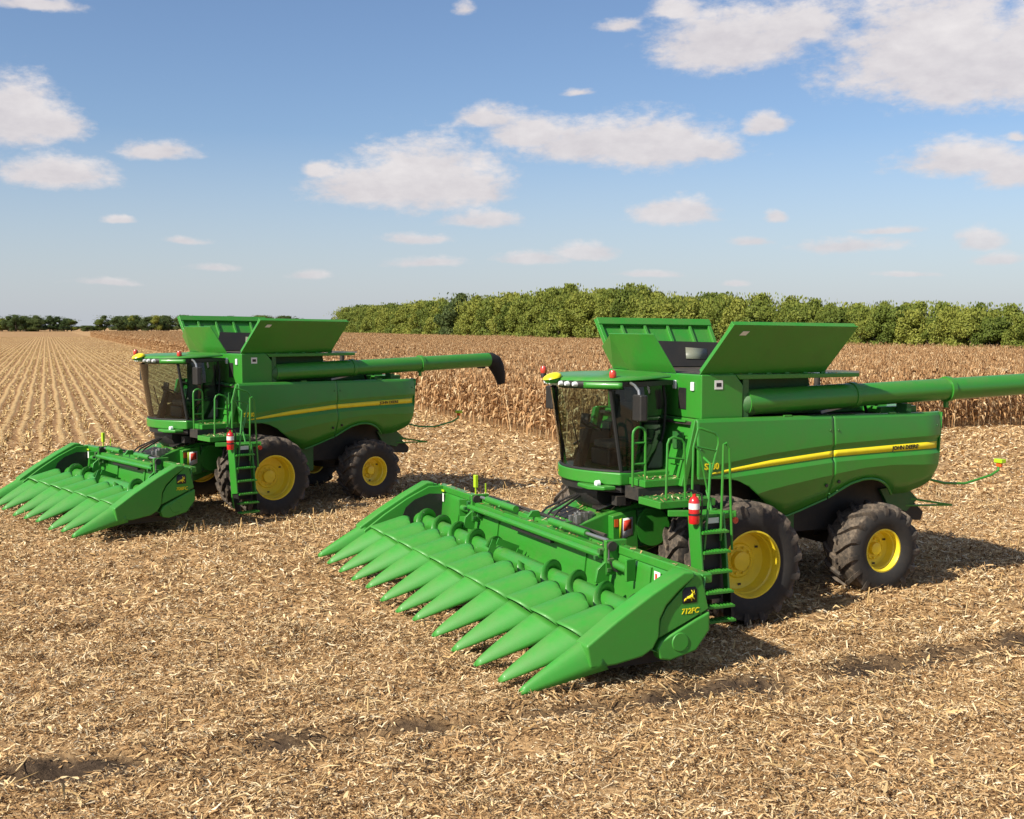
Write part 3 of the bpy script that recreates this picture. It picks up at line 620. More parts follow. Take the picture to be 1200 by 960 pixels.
    chaff(P, [(.42, 1.30, 1.05, 1.52, 2.102, 2.102), (.45, 1.42, 1.53, 2.15, 1.885, 1.885), (1.5, .95, -.7, .7, 1.51, 1.635), (-.4, -2.7, 1.0, 1.45, 3.676, 3.668), (-4.3, -.6, 1.1, 1.55, 2.945, 2.945), (2.0, 1.5, -.7, .7, 1.35, 1.505)], 420, .035)
    # hydraulic couplers, valve blocks and hoses around the feeder house and under the cab
    r_ = random.Random(3); mb = MB(); mg = MB()
    for _ in range(16):
        x, y, z = r_.uniform(1.55, 2.05), r_.uniform(.42, .66), 1.40; q = r_.uniform(.02, .045)
        mb.box(x-q, x+q, y-q*.8, y+q*.8, z-.04, z+r_.uniform(.05, .14))
    for _ in range(26):
        x, y, z = r_.uniform(.7, 1.5), r_.uniform(-.9, .95), r_.uniform(1.62, 1.85); q = r_.uniform(.02, .08)
        mg.box(x-q, x+q, y-q, y+q, z-q, z+q*.8)
    mb.build('coupler_block', STEEL, fh, bevel=.005); mg.build('valve_block', DARK, P)
    for k in range(9):
        y = -.6+.17*k; MB().tube([(.5, y, 1.80), (.8+.1*math.sin(k), y+.1, 1.70-.04*(k % 3)), (1.2, y*.8+.15, 1.72), (1.6, .45+.02*k, 1.55)], .015, 6).build('hose', BLACK, P)
    # hinges, catches and bolts on the side panels and lids
    for s in (1, -1):
        for x, z in ((.40, 2.55), (-2.08, 2.75), (-2.08, 1.72), (-2.24, 2.75), (-2.24, 1.76), (-4.40, 2.75)):
            MB().lathe([(.0, .016*s), (.012, .016*s), (.016, .0)], (x, s*1.672 if x > -4 else s*1.63, z), n=8).build('bolt', DKGREEN, P)
        MB().box(-1.35, -1.20, s*1.60-.02, s*1.60+.02, 2.995, 3.02).build('panel_catch', GREEN, P, bevel=.004)
        MB().box(-3.5, -3.35, s*1.60-.02, s*1.60+.02, 2.975, 3.0).build('panel_catch', GREEN, P, bevel=.004)
    for k in range(7):
        x = .1-.36*k; MB().tube([(x, 1.425, 3.675), (x-.08, 1.425, 3.675)], .022, 8).build('hinge', GREEN, P)
    # ------------ wheels
    w1 = wheel('front_wheel', P, .93, .52, .49, .33, .15, 18, 10); w1.location = (0, 2.24, .885)
    w2 = copy_tree(w1, P); w2.location = (0, 1.52, .885)
    for y in (-2.24, -1.52):
        w = copy_tree(w1, P); w.location = (0, y, .885); w.rotation_euler = (0, 0, math.pi)
    r1 = wheel('rear_wheel', P, .78, .70, .345, .24, .11, 15, 8); r1.location = (-3.16, 1.47, .715)
    r2 = copy_tree(r1, P); r2.location = (-3.16, -1.47, .715); r2.rotation_euler = (0, 0, math.pi)
# ------------------------------------------------------------------ corn head
DEER = [(.02,.22),(.10,.30),(.20,.30),(.28,.40),(.45,.44),(.60,.50),(.70,.62),(.66,.72),(.60,.86),(.70,.80),(.74,.70),(.80,.66),(.86,.70),(.84,.84),(.90,.74),(.90,.62),(.98,.56),(.96,.50),(.86,.50),(.78,.42),(.80,.30),(.92,.22),(.94,.12),(.86,.18),(.72,.26),(.66,.20),(.70,.06),(.62,.04),(.58,.20),(.44,.22),(.30,.24),(.20,.14),(.08,.12),(.0,.04),(-.02,.14)]
def build_head(P, n, model):
    half = n*.767/2; sp = .767
    H = empty('corn_head', parent=P)
    ye = half+.05
    # ---- frame
    def back(u, v):
        pr = [(3.12, .52), (2.98, .46), (2.78, .42), (2.58, .44), (2.42, .54), (2.34, .72), (2.32, .95), (2.27, 1.33)]
        k = v*(len(pr)-1); i = min(int(k), len(pr)-2); f = k-i
        return (pr[i][0]*(1-f)+pr[i+1][0]*f, -half+.0+2*half*u, pr[i][1]*(1-f)+pr[i+1][1]*f)
    MB().grid(back, 12, 14).build('back_sheet', GREEN, H, solid=.015)
    MB().box(2.16, 2.315, -half+.02, half-.02, 1.24, 1.36).build('top_beam', GREEN, H, bevel=.02)
    MB().box(2.20, 2.29, -half+.3, half-.3, .38, .52).build('rear_beam', DKGREEN, H, bevel=.02)
    for i in range(5):
        y = -half+.3+(2*half-.6)*i/4
        MB().bar((2.2, y, .5), (2.2, y, 1.25), .09, .12).build('rear_post', DKGREEN, H)
    MB().box(2.50, 3.9, -half+.3, half-.3, .24, .36).build('row_deck', BLACK, H)
    MB().quadbox((2.325, -.78, .62), (2.325, .62, .62), (2.30, .62, 1.10), (2.30, -.78, 1.10), -.10).build('feed_opening', BLACK, H)
    MB().bar((2.42, -.80, 1.13), (2.42, .64, 1.13), .07, .09).build('opening_lip', BLACK, H)
    fr = MB()
    fr.tube([(2.47, -half*.56, 1.20), (2.47, half*.50, 1.20)], .05, 10).build('front_tube', GREEN, H)
    fr = MB(); fr.box(2.30, 2.44, -half*.56, half*.5, 1.22, 1.30).build('front_ledge', GREEN, H, bevel=.01)
    # cylinders with bright rods along the beam, and joints where the head folds
    for (y0, y1, y2) in ((-half*.50, -half*.44, -half*.18), (half*.50, half*.36, half*.10)):
        MB().tube([(2.36, y1, 1.40), (2.36, y2, 1.40)], .055, 12).build('lift_cylinder', GREEN, H)
        MB().tube([(2.36, y0, 1.40), (2.36, y1, 1.40)], .026, 10).build('cylinder_rod', STEEL, H)
        MB().tube([(2.28, y2, 1.42), (2.28, (y1+y2)/2, 1.44), (2.30, y1, 1.45), (2.30, y0, 1.38)], .014, 6).build('hose', BLACK, H)
    for s in (-1, 1):
        y = s*half*.53
        j = MB().box(2.16, 2.50, y-.04, y+.04, .95, 1.44).build('fold_bracket', GREEN, H, bevel=.015)
        MB().lathe([(.0, -.09), (.07, -.09), (.07, .09), (.0, .09)], (2.42, y, 1.36), 'y', 12).build('fold_pin', DARK, j)
        mb = MB(); r_ = random.Random(9)
        for _ in range(12):
            a, b_, c_ = r_.uniform(2.32, 2.56), y+r_.uniform(-.2, .2), r_.uniform(1.0, 1.42); q = r_.uniform(.02, .05)
            mb.box(a-q, a+q, b_-q, b_+q*.6, c_-q*.7, c_+q)
        mb.build('fold_linkage', DKGREEN, j, bevel=.006)
        MB().quadbox((2.34, y-.17, 1.0), (2.34, y-.08, .95), (2.32, y-.08, 1.22), (2.32, y-.17, 1.22), .02).build('linkage_gap', BLACK, j)
        MB().prism([(2.45, .80), (2.66, .86), (2.62, 1.04), (2.40, 1.22)], y-.03, y+.03).build('auger_hanger', GREEN, j, bevel=.008)
        MB().tube([(2.40, y+s*.1, 1.12), (2.44, y+s*.55, 1.12)], .06, 12).build('stub_cylinder', GREEN, j)
        MB().bar((2.34, y+s*.55, 1.12), (2.5, y+s*.58, 1.12), .05, .30).build('cylinder_lug', GREEN, j, bevel=.008)
        for k in range(4):
            MB().tube([(2.35, y-.1+.05*k, 1.40), (2.46, y+.05*s, 1.33), (2.5, y+.12*s, 1.18), (2.40, y+.1*s+.03*k, 1.02)], .014, 6).build('hose', BLACK, j)
        for yy in (y+s*.95, y-s*.85):
            MB().prism([(2.30, .62), (2.40, .62), (2.33, 1.22), (2.29, 1.22)], yy-.012, yy+.012).build('sheet_rib', GREEN, H)
    for y in (-half*.30, -half*.05, half*.2):
        MB().prism([(2.2, 1.36), (2.44, 1.36), (2.36, 1.46), (2.24, 1.46)], y-.03, y+.03).build('beam_lug', GREEN, H, bevel=.006)
    MB().tube([(2.20, -half*.5, 1.40), (2.20, half*.42, 1.40)], .03, 8).build('drive_line', DARK, H)
    MB().box(2.338, 2.345, half-1.10, half-.95, 1.05, 1.20).build('safety_decal', WHITE, H)
    MB().box(2.345, 2.348, half-1.07, half-1.02, 1.08, 1.17).build('decal_print', REDLENS, H)
    MB().box(2.338, 2.345, -half+.35, -half+.42, 1.06, 1.22).build('safety_decal', WHITE, H)
    MB().box(2.338, 2.345, -half+.28, -half+.44, 1.25, 1.29).build('safety_decal', LIME, H)
    # ---- cross auger
    ax, az = 2.78, .72
    au = MB().tube([(ax, -half+.1, az), (ax, half-.1, az)], .145, 16).build('cross_auger', GREEN, H)
    for s in (1, -1):
        L = half-.75; pitch = .80; N = int(L/pitch*22)
        def hf(u, v):
            y = s*(.65+L*u); a = s*2*math.pi*(L*u)/pitch*(-1)+.6; r = .13+.14*v
            return (ax+r*math.cos(a), y+.04*v*s*0, az+r*math.sin(a))
        MB().grid(hf, N, 2).build('auger_flight', GREEN, au, solid=.006, off=0, ang=30)
    pd = MB()
    for k in range(4): pd.bar((ax+.14*math.cos(k*math.pi/2+.4), -.5+.1*k, az+.14*math.sin(k*math.pi/2+.4)), (ax+.25*math.cos(k*math.pi/2+.4), -.5+.1*k, az+.25*math.sin(k*math.pi/2+.4)), .4, .02, (0, 1, 0))
    pd.build('auger_paddle', GREEN, au)
    # ---- row dividers: points with hoods behind them
    def shell(rows, nt=14, p=1.8):
        # rows: (x_top, x_edge_shift, half width, z_top, z_edge)
        v = []
        for (x, dx, hw, zt, ze) in rows:
            for j in range(nt+1):
                t = -1+2*j/nt
                v.append((x-dx*abs(t)**2, hw*math.sin(t*math.pi/2)*(.55+.45*abs(t)), ze+(zt-ze)*(1-abs(t)**p)))
        m = nt+1
        return MB().add(v, [(i*m+j, (i+1)*m+j, (i+1)*m+j+1, i*m+j+1) for i in range(len(rows)-1) for j in range(nt)])
    srows = []
    for i in range(15):
        s = i/14; e = s**.80
        srows.append((4.735-.88*s, .24*s, .035+.335*s**.78, .185+(.735-.185)*(s**.86), .135+(.535-.135)*s))
    sn = shell(srows); sn.add([(4.76, 0, .15), (4.735, .03, .13), (4.735, -.03, .13), (4.74, 0, .19)], [(0,1,3),(0,3,2),(0,2,1)])
    sn_me = sn.mesh('divider_point', POLY, True, 45)
    hrows = []
    for i in range(13):
        s = i/12
        rr = max(0, (s-.86)/.14)
        hrows.append((3.93-.74*s, .22*(1-s)-.06*rr, .366-.02*s-.10*rr**2, .738+.175*s-.02*rr**2, .565+.20*s))
    hd_me = shell(hrows, 14, 2.6).mesh('row_hood', POLY, True, 45)
    for k in range(n+1):
        y = -half+k*sp
        if 0 < k < n:
            o = bpy.data.objects.new('divider_point', sn_me); COL.objects.link(o); o.parent = H; o.location = (0, y, 0); o.rotation_euler = (0, random.uniform(-.006, .012), random.uniform(-.006, .006))
            md = o.modifiers.new('solid', 'SOLIDIFY'); md.thickness = .012
            h = bpy.data.objects.new('row_hood', hd_me); COL.objects.link(h); h.parent = H; h.location = (0, y, .002)
            md = h.modifiers.new('solid', 'SOLIDIFY'); md.thickness = .007
        if k < n:
            yr_ = y+sp/2
            MB().box(2.95, 3.75, yr_-.14, yr_+.14, .362, .45).build('row_unit', DARK, H, bevel=.02)
            MB().tube([(3.0, yr_-.06, .52), (3.14, yr_-.02, .60), (3.16, yr_+.06, .60)], .03, 6).build('chain_tip', YELLOW if k % 3 == 0 else STEEL, H)
    # ---- end dividers and shields
    for s in (1, -1):
        y1 = s*(ye); yi = s*(ye-.30)
        er = []
        for i in range(15):
            q = i/14
            er.append((4.75-.86*q, .20*q, .035+.19*q**.75, .19+(.70-.19)*q**.9, .13+(.36-.13)*q))
        v = shell(er, 12, 2.6); v.v = [(a, b+s*(ye-.20), c) for a, b, c in v.v]
        v.build('end_divider', POLY, H, solid=.012, ang=45)
        fs = [(3.97, .66), (3.55, .93), (3.06, 1.21), (2.62, 1.43), (2.47, 1.42), (2.45, 1.36), (2.68, 1.20), (2.86, 1.04), (2.95, .88), (2.965, .66), (3.05, .52), (3.2, .44), (3.57, .385), (3.92, .38)]
        MB().prism(fs, yi if s > 0 else y1, y1 if s > 0 else yi).build('end_shield', POLY, H, bevel=.07, seg=4)
        bp_ = [(2.43, 1.375), (2.35, 1.37), (2.235, .93), (2.42, .85), (2.955, .635), (2.93, .86), (2.84, 1.01), (2.67, 1.165)]
        pn = MB().prism(bp_, s*(ye-.16) if s > 0 else s*(ye-.035), s*(ye-.035) if s > 0 else s*(ye-.16)).build('end_panel', POLY, H, bevel=.012)
        lc = [(2.22, .90), (2.42, .825), (2.93, .60), (2.985, .50), (2.94, .37), (2.80, .34), (2.42, .42), (2.22, .66)]
        MB().prism(lc, s*(ye-.18) if s > 0 else s*(ye-.02), s*(ye-.02) if s > 0 else s*(ye-.18)).build('lower_cover', POLY, H, bevel=.03, seg=3)
        MB().lathe([(.0, .012*s), (.11, .012*s), (.12, 0)], (2.66, s*(ye-.02), .56), 'y', 20).build('cover_disc', POLY, H)
        MB().prism([(2.32, 1.30), (2.6, 1.28), (2.9, .98), (3.3, .9), (3.6, .5), (3.0, .42), (2.32, .5)], min(s*(ye-.30), s*(ye-.15)), max(s*(ye-.30), s*(ye-.15))).build('end_wall', BLACK, H)
        # inner lining, and a flat black plate painting in the shade of the auger recess
        li = [(3.9, .60), (3.5, .88), (3.05, 1.15), (2.6, 1.36), (2.3, 1.36), (2.3, .5), (2.8, .42), (3.9, .42)]
        MB().prism(li, min(s*(ye-.36), s*(ye-.31)), max(s*(ye-.36), s*(ye-.31))).build('end_lining', POLY, H, bevel=.02)
        rc = [(2.32, 1.20), (2.36, .5), (3.12, .55), (3.16, .78), (3.08, .98), (2.9, 1.12), (2.6, 1.22)]
        MB().prism(rc, min(s*(ye-.364), s*(ye-.35)), max(s*(ye-.364), s*(ye-.35))).build('auger_recess_shade', BLACK, H)
        # badge with a leaping deer and the model code under it
        yo = ye-.035
        X = (lambda a: 2.62-a) if s > 0 else (lambda a: 2.42+a)
        sh = [(0, .0), (.20, .0), (.205, .04), (.205, .16), (.18, .20), (.03, .20), (-.005, .16), (-.005, .04)]
        bd = MB().add([(X(a), s*(yo+.004), 1.03+b) for a, b in sh], [tuple(range(len(sh)))]).build('badge', BLACK, H, solid=.004, off=0)
        MB().add([(X(.018+.165*a), s*(yo+.009), 1.045+.175*b) for a, b in DEER], [tuple(range(len(DEER)))]).build('badge_deer', STRIPE, H, solid=.003, off=0)
        text_mb(model, .095, (lambda c: (2.64-c.x, s*(yo+.004)+c.z, .90+c.y)) if s > 0 else (lambda c: (2.34+c.x, s*(yo+.004)-c.z, .885+c.y)), .001, shear=.2).build('model_code', STRIPE, H, False)
    chaff(H, [(2.18, 2.31, -half, half, 1.362, 1.362), (2.5, 3.0, -half, half, .47, .47), (2.30, 2.44, -half*.56, half*.5, 1.302, 1.302), (3.2, 3.9, -half, half, .47, .47)], int(70*n), .04)
    st = MB().bar((2.3, -half*.585, 1.2), (2.3, -half*.585, 1.52), .03, .02).build('marker_stalk', LIME, H)
    MB().box(2.27, 2.33, -half*.585-.05, -half*.585+.05, 1.52, 1.75).build('marker_paddle', LIME, st, bevel=.01)
    MB().bar((2.2, -half*.585+.22, 1.3), (2.2, -half*.585+.22, 1.62), .02, .02).build('marker_stalk', LIME, H)
    return H
def chaff(parent, areas, n, size=.05):
    # bits of straw lying on ledges; areas are (x0, x1, y0, y1, z0, z1) with z running from x0 to x1
    mb = MB(); w = [abs((a[1]-a[0])*(a[3]-a[2])) for a in areas]
    for _ in range(n):
        x0, x1, y0, y1, z0, z1 = random.choices(areas, w)[0]; u = random.random()
        c = Vector((x0+(x1-x0)*u, random.uniform(y0, y1), z0+(z1-z0)*u+.006)); a = random.uniform(0, 6.28); L = size*random.uniform(.4, 1.5); W = random.uniform(.004, .012)
        d = Vector((math.cos(a)*L, math.sin(a)*L, random.uniform(-.006, .02))); e = Vector((-math.sin(a)*W, math.cos(a)*W, random.uniform(-.003, .006)))
        mb.add([c-d-e*.5, c-d+e*.5, c+d+e, c+d-e], [(0,1,2,3)])
    me = bpy.data.meshes.new('chaff'); me.from_pydata(mb.v, [], mb.f); me.materials.append(STRAW)
    o = bpy.data.objects.new('chaff', me); COL.objects.link(o); o.parent = parent; o['kind'] = 'stuff'; return o
# ------------------------------------------------------------------ fire extinguisher
def make_extinguisher(label):
    e = empty('fire_extinguisher')
    tag(e, label, 'fire extinguisher', 'fire extinguishers on the combine ladders')
    MB().lathe([(.0, .0), (.07, .0), (.078, .02), (.078, .32), (.055, .37), (.026, .39), (.026, .43), (.0, .43)], n=20, ax='z').build('cylinder', RED, e)
    def lb(u, v):
        a = -2.6+1.9*u*1.6; return (.080*math.cos(a), .080*math.sin(a), .21+.10*v)
    MB().grid(lambda u, v: (.0795*math.cos(6.283*u), .0795*math.sin(6.283*u), .21+.085*v), 20, 1).build('label_band', WHITE, e)
    MB().box(-.035, .035, -.02, .02, .43, .47).tube([(.0, 0, .46), (.09, 0, .50)], .012, 6).tube([(.0, 0, .47), (.10, 0, .47)], .010, 6).build('valve', BLACK, e)
    MB().tube([(-.03, 0, .45), (-.11, .02, .42), (-.12, .02, .25), (-.10, .02, .12)], .013, 8).build('hose', BLACK, e)
    MB().lathe([(.0825, .12), (.0825, .15)], n=20, ax='z').bar((-.09, -.09, .135), (.0, -.075, .135), .04, .03).build('bracket', BLACK, e)
    return e
# ------------------------------------------------------------------ numeric noise
def vnoise(x, y, seed=0):
    xi = np.floor(x).astype(np.int64); yi = np.floor(y).astype(np.int64); fx = x-xi; fy = y-yi
    fx = fx*fx*(3-2*fx); fy = fy*fy*(3-2*fy)
    def h(a, b):
        n = (a*374761393 + b*668265263 + seed*974711) & 0x7fffffff
        n = ((n ^ (n >> 13))*1274126177) & 0x7fffffff
        return ((n ^ (n >> 16)) & 0xffff)/65535.
    return (h(xi, yi)*(1-fx)+h(xi+1, yi)*fx)*(1-fy)+(h(xi, yi+1)*(1-fx)+h(xi+1, yi+1)*fx)*fy
# field layout: the standing corn has its corner at CC; rows run along RD, across them RN
CC = np.array([2.05, 43.4]); RD = np.array([-.372, .928]); RN = np.array([.928, .372])
RUT = np.array([(-14, 7.6), (-7, 10.3), (-4.95, 10.93), (-3.92, 11.31), (-1.81, 12.05), (.39, 12.92), (2.36, 13.68), (4.09, 14.36), (5.09, 15.0), (6.96, 15.7), (10, 17.2), (20, 22)])
def rut_dist(x, y):
    d = np.full(np.shape(x), 1e9)
    for a, b in zip(RUT[:-1], RUT[1:]):
        ab = b-a; t = np.clip(((x-a[0])*ab[0]+(y-a[1])*ab[1])/(ab@ab), 0, 1)
        d = np.minimum(d, np.hypot(x-a[0]-t*ab[0], y-a[1]-t*ab[1]))
    return d
def bare(x, y):   # how bare the soil is, 0..1
    d = rut_dist(x, y) + (vnoise(x*1.7, y*1.7, 5)-.5)*.34
    k = np.clip((1-d/(.36+.08*np.clip(x/6, 0, 1)))*2.2, 0, 1)*np.clip((vnoise(x*.55+3, y*.9, 9)+.06)*3.2, 0, 1)
    for (cx, cy, rx, ry) in ((5.0, 15.1, 1.0, .45), (-4.3, 11.0, .7, .3), (-2.2, 12.1, .6, .25), (3.2, 14.2, .8, .3)):
        q = np.hypot((x-cx)/rx, (y-cy)/ry)+(vnoise(x*2.3, y*2.3, 3)-.5)*.9
        k = np.maximum(k, np.clip((1-q)*2.2, 0, .8))
    return k
def across(x, y): return (x-CC[0])*RN[0]+(y-CC[1])*RN[1]
def along(x, y): return (x-CC[0])*RD[0]+(y-CC[1])*RD[1]
def rowness(x, y):  # 1 where stubble rows still stand, left of the standing corn
    q = across(x, y); a = along(x, y)
    n = (vnoise(x*.12, y*.12, 21)-.5)*9
    return np.clip((-q-.4)/.8, 0, 1)*np.clip((a-(1+n)-np.maximum(0, (q+6))*1.6)/7, 0, 1)
def height(x, y):
    h = (vnoise(x*.8, y*.8, 1)-.5)*.09+(vnoise(x*2.6, y*2.6, 2)-.5)*.085+(vnoise(x*5.5, y*5.5, 4)-.5)*.055
    h = h+bare(x, y)*(vnoise(x*4.2, y*4.2, 14)-.6)*.14
    h = h*np.clip((90-y)/40, 0, 1)
    d = rut_dist(x, y); h = h-.11*np.exp(-(d/.17)**2)+.07*np.exp(-((d-.42)/.16)**2)
    near = np.clip((60-np.hypot(x, y))/30, 0, 1)
    row = rowness(x, y)*np.clip((160-y)/60, 0, 1)
    h = h*near + .11*np.exp(-(np.hypot(x+7.2, y-27.6)/7.)**4)
    return h + row*.045*np.cos(across(x, y)/.762*2*np.pi)
def np_mesh(name, verts, quads, material, smooth=False):
    me = bpy.data.meshes.new(name); nv = len(verts); nq, k = quads.shape
    me.vertices.add(nv); me.vertices.foreach_set('co', verts.astype('f').ravel())
    me.loops.add(nq*k); me.loops.foreach_set('vertex_index', quads.astype('i').ravel())
    me.polygons.add(nq); me.polygons.foreach_set('loop_start', np.arange(0, nq*k, k, dtype='i')); me.polygons.foreach_set('loop_total', np.full(nq, k, 'i'))
    if smooth: me.polygons.foreach_set('use_smooth', np.ones(nq, bool))
    me.update(calc_edges=True); me.materials.append(material); return me
def link(name, me):
    o = bpy.data.objects.new(name, me); COL.objects.link(o); return o
# ------------------------------------------------------------------ ground
def ground_mat():
    m, T, b = mat('field_soil')
    P = T.node('ShaderNodeTexCoord').outputs['Object']
    x, y, z = T.sep(P)
    q = T.math('ADD', T.math('MULTIPLY', T.math('SUBTRACT', x, CC[0]), RN[0]), T.math('MULTIPLY', T.math('SUBTRACT', y, CC[1]), RN[1]))
    al = T.math('ADD', T.math('MULTIPLY', T.math('SUBTRACT', x, CC[0]), RD[0]), T.math('MULTIPLY', T.math('SUBTRACT', y, CC[1]), RD[1]))
    RP = T.comb(q, al, 0)
    fine = T.noise(P, 14, 8, .72); mid = T.noise(P, 2.2, 6, .65); big = T.noise(P, .12, 4, .6)
    wv = T.math('MULTIPLY', T.math('SUBTRACT', T.noise(T.comb(T.math('MULTIPLY', q, .12), T.math('MULTIPLY', al, .12), 0), 1, 3), .5), .5)
    ph = T.math('FRACT', T.math('DIVIDE', T.math('ADD', q, wv), .762))
    tri = T.math('ABSOLUTE', T.math('SUBTRACT', ph, .5))           # .5 on the row, 0 between rows
    row = T.rng(T.math('ADD', tri, T.math('MULTIPLY', T.math('SUBTRACT', mid, .5), .35)), .24, .46, smooth=True)
    pair = T.math('FRACT', T.math('DIVIDE', q, 6.1))
    straw_c = T.ramp(T.math('ADD', T.math('MULTIPLY', fine, .75), T.math('MULTIPLY', mid, .25)), [(.30, (.075, .042, .02)), (.44, (.27, .16, .075)), (.56, (.54, .345, .165)), (.70, (.76, .54, .29))])
    inter = T.ramp(fine, [(.3, (.11, .06, .028)), (.55, (.31, .172, .078)), (.75, (.50, .31, .15))])
    rowc = T.ramp(fine, [(.3, (.42, .27, .12)), (.6, (.61, .425, .20)), (.8, (.74, .56, .30))])
    rows = T.mix(T.math('MULTIPLY', row, .85), inter, rowc)
    tr = T.math('MULTIPLY', T.rng(q, -1.2, -.4, 1, 0), T.rng(T.math('ADD', al, T.math('MULTIPLY', T.math('SUBTRACT', big, .5), 12)), 1, 10))
    c = T.mix(tr, straw_c, rows)
    c = T.mix(T.rng(big, .35, .7, 0, .28), c, T.mix(.6, c, (.33, .23, .12)))
    at = T.node('ShaderNodeAttribute', attribute_name='bare').outputs['Fac']
    soil = T.ramp(fine, [(.3, (.035, .024, .016)), (.55, (.085, .058, .038)), (.8, (.17, .115, .07))])
    c = T.mix(at, c, soil)
    T.l.new(c, b.inputs['Base Color']); b.inputs['Roughness'].default_value = .95; b.inputs['Specular IOR Level'].default_value = .1
    bm = T.node('ShaderNodeBump'); bm.inputs['Strength'].default_value = .9; bm.inputs['Distance'].default_value = .05
    T.l.new(T.math('ADD', fine, T.math('MULTIPLY', T.math('MULTIPLY', row, tr), .8)), bm.inputs['Height']); T.l.new(bm.outputs[0], b.inputs['Normal'])
    return m
SOIL = ground_mat()
def axis(lo, hi, step, far, g=1.12):
    a = list(np.arange(lo, hi+1e-6, step)); s = step; x = a[-1]
    while x < far: s *= g; x += s; a.append(x)
    s = step; x = a[0]; L = []
    while x > -far: s *= g; x -= s; L.append(x)
    return np.array(L[::-1]+a)
gx = axis(-13, 14, .10, 9000); gy = axis(7, 33, .10, 9000)
GX, GY = np.meshgrid(gx, gy, indexing='ij'); GZ = height(GX, GY)
V = np.stack([GX, GY, GZ], -1).reshape(-1, 3); nx, ny = len(gx), len(gy)
I = (np.arange(nx-1)[:, None]*ny+np.arange(ny-1)[None]).ravel()
gme = np_mesh('ground', V, np.stack([I, I+ny, I+ny+1, I+1], 1), SOIL, True)
ba = gme.attributes.new('bare', 'FLOAT', 'POINT'); ba.data.foreach_set('value', bare(GX, GY).ravel().astype('f'))
tag(link('ground', gme), kind='structure')
# ------------------------------------------------------------------ crop residue: chopped leaves, husks and stalk pieces lying on the field
def chips(N, dmin, dmax, lmin, lmax, wmin, wmax, power, tilt, bend, zoff=0.0, wide=.46, thin_by=None):
    u = rng.random(N); d = dmin+(dmax-dmin)*u**power
    x = (rng.random(N)*2-1)*(wide*d+3.6); y = d
    keep = rng.random(N) > bare(x, y)*.90
    keep &= ~((across(x, y) > .2) & (along(x, y) > .2))
    keep &= rng.random(N) > rowness(x, y)*.85
    cl = vnoise(x*1.1, y*1.1, 31)*.6+vnoise(x*3.1, y*3.1, 32)*.4
    keep &= rng.random(N) < np.clip(.12+cl*1.7, 0, 1)
    x, y, cl = x[keep], y[keep], cl[keep]; n = len(x)
    L = lmin+(lmax-lmin)*rng.random(n)**2; W = wmin+(wmax-wmin)*rng.random(n)**1.5
    a = rng.random(n)*2*np.pi; p = rng.normal(0, tilt, n); r = rng.normal(0, .5, n)
    z = height(x, y)+zoff+rng.random(n)**1.5*.075*cl*2
    dx = np.stack([np.cos(a)*np.cos(p), np.sin(a)*np.cos(p), np.sin(p)], 1)*(L/2)[:, None]
    sx = np.stack([-np.sin(a)*np.cos(r), np.cos(a)*np.cos(r), np.sin(r)], 1)*(W/2)[:, None]
    c = np.stack([x, y, z+np.abs(np.sin(p))*L/2*.7], 1)
    up = np.zeros((n, 3)); up[:, 2] = rng.normal(0, bend, n)*L
    k = rng.normal(0, .35, n)[:, None]
    mid = c+up+sx*k
    taper = (.15+.75*rng.random(n))[:, None]
    vs = np.stack([c-dx-sx*taper, c-dx+sx*taper, mid-sx, mid+sx, c+dx-sx*taper*.6, c+dx+sx*taper*.6], 1).reshape(-1, 3)
    b = np.arange(n)*6
    q = np.concatenate([np.stack([b, b+2, b+3, b+1], 1), np.stack([b+2, b+4, b+5, b+3], 1)])
    return vs, q
sets = [chips(340000, 7.6, 17, .02, .15, .005, .023, .8, .27, .10),
        chips(215000, 16, 31, .035, .18, .009, .034, .85, .30, .10),
        chips(110000, 30, 62, .08, .30, .025, .08, .9, .30, .08)]
vs = np.concatenate([s[0] for s in sets]); off = np.cumsum([0]+[len(s[0]) for s in sets]); qs = np.concatenate([s[1]+o for s, o in zip(sets, off)])
tag(link('crop_residue', np_mesh('crop_residue', vs, qs, STRAW)), 'chopped corn husks, leaves and stalk bits covering the field', 'crop residue', kind='stuff')
# longer broken stalks and broad husks lying about
sets = [chips(2600, 8.4, 30, .18, .45, .014, .024, .9, .12, .03, .02), chips(5000, 8.2, 24, .08, .22, .015, .040, .8, .3, .20, .02)]
vs = np.concatenate([s[0] for s in sets]); qs = np.concatenate([sets[0][1], sets[1][1]+len(sets[0][0])])
tag(link('broken_stalks', np_mesh('broken_stalks', vs, qs, STUB)), 'pale broken stalks and broad husks lying on the chopped residue', 'crop residue', kind='stuff')
# ------------------------------------------------------------------ stubble: short cut stems in rows
def stems(x, y, h, w, lean):
    n = len(x); z = height(x, y)-.02
    a = rng.random(n)*2*np.pi; lx = rng.normal(0, lean, n)*h; ly = rng.normal(0, lean, n)*h
    out = []
    for k in range(3):
        t = a+k*2*np.pi/3; out.append(np.stack([x+np.cos(t)*w, y+np.sin(t)*w, z], 1)); out.append(np.stack([x+lx+np.cos(t)*w*.8, y+ly+np.sin(t)*w*.8, z+h], 1))
    vs = np.stack(out, 1).reshape(-1, 3); b = np.arange(n)*6
    q = [np.stack([b+2*k, b+2*((k+1) % 3), b+2*((k+1) % 3)+1, b+2*k+1], 1) for k in range(3)]
    return vs, np.concatenate(q)
R_, A_ = np.meshgrid(np.arange(-92, 0)*.762+.381-.05, np.concatenate([np.arange(0, 200, .17), np.arange(200, 480, .45)]), indexing='ij')
q = (R_+rng.normal(0, .045, R_.shape)).ravel(); al = (A_+rng.normal(0, .05, A_.shape)).ravel()
q = q - (vnoise(q*.12+50, al*.12, 77)-.5)*.3
X = CC[0]+q*RN[0]+al*RD[0]; Y = CC[1]+q*RN[1]+al*RD[1]
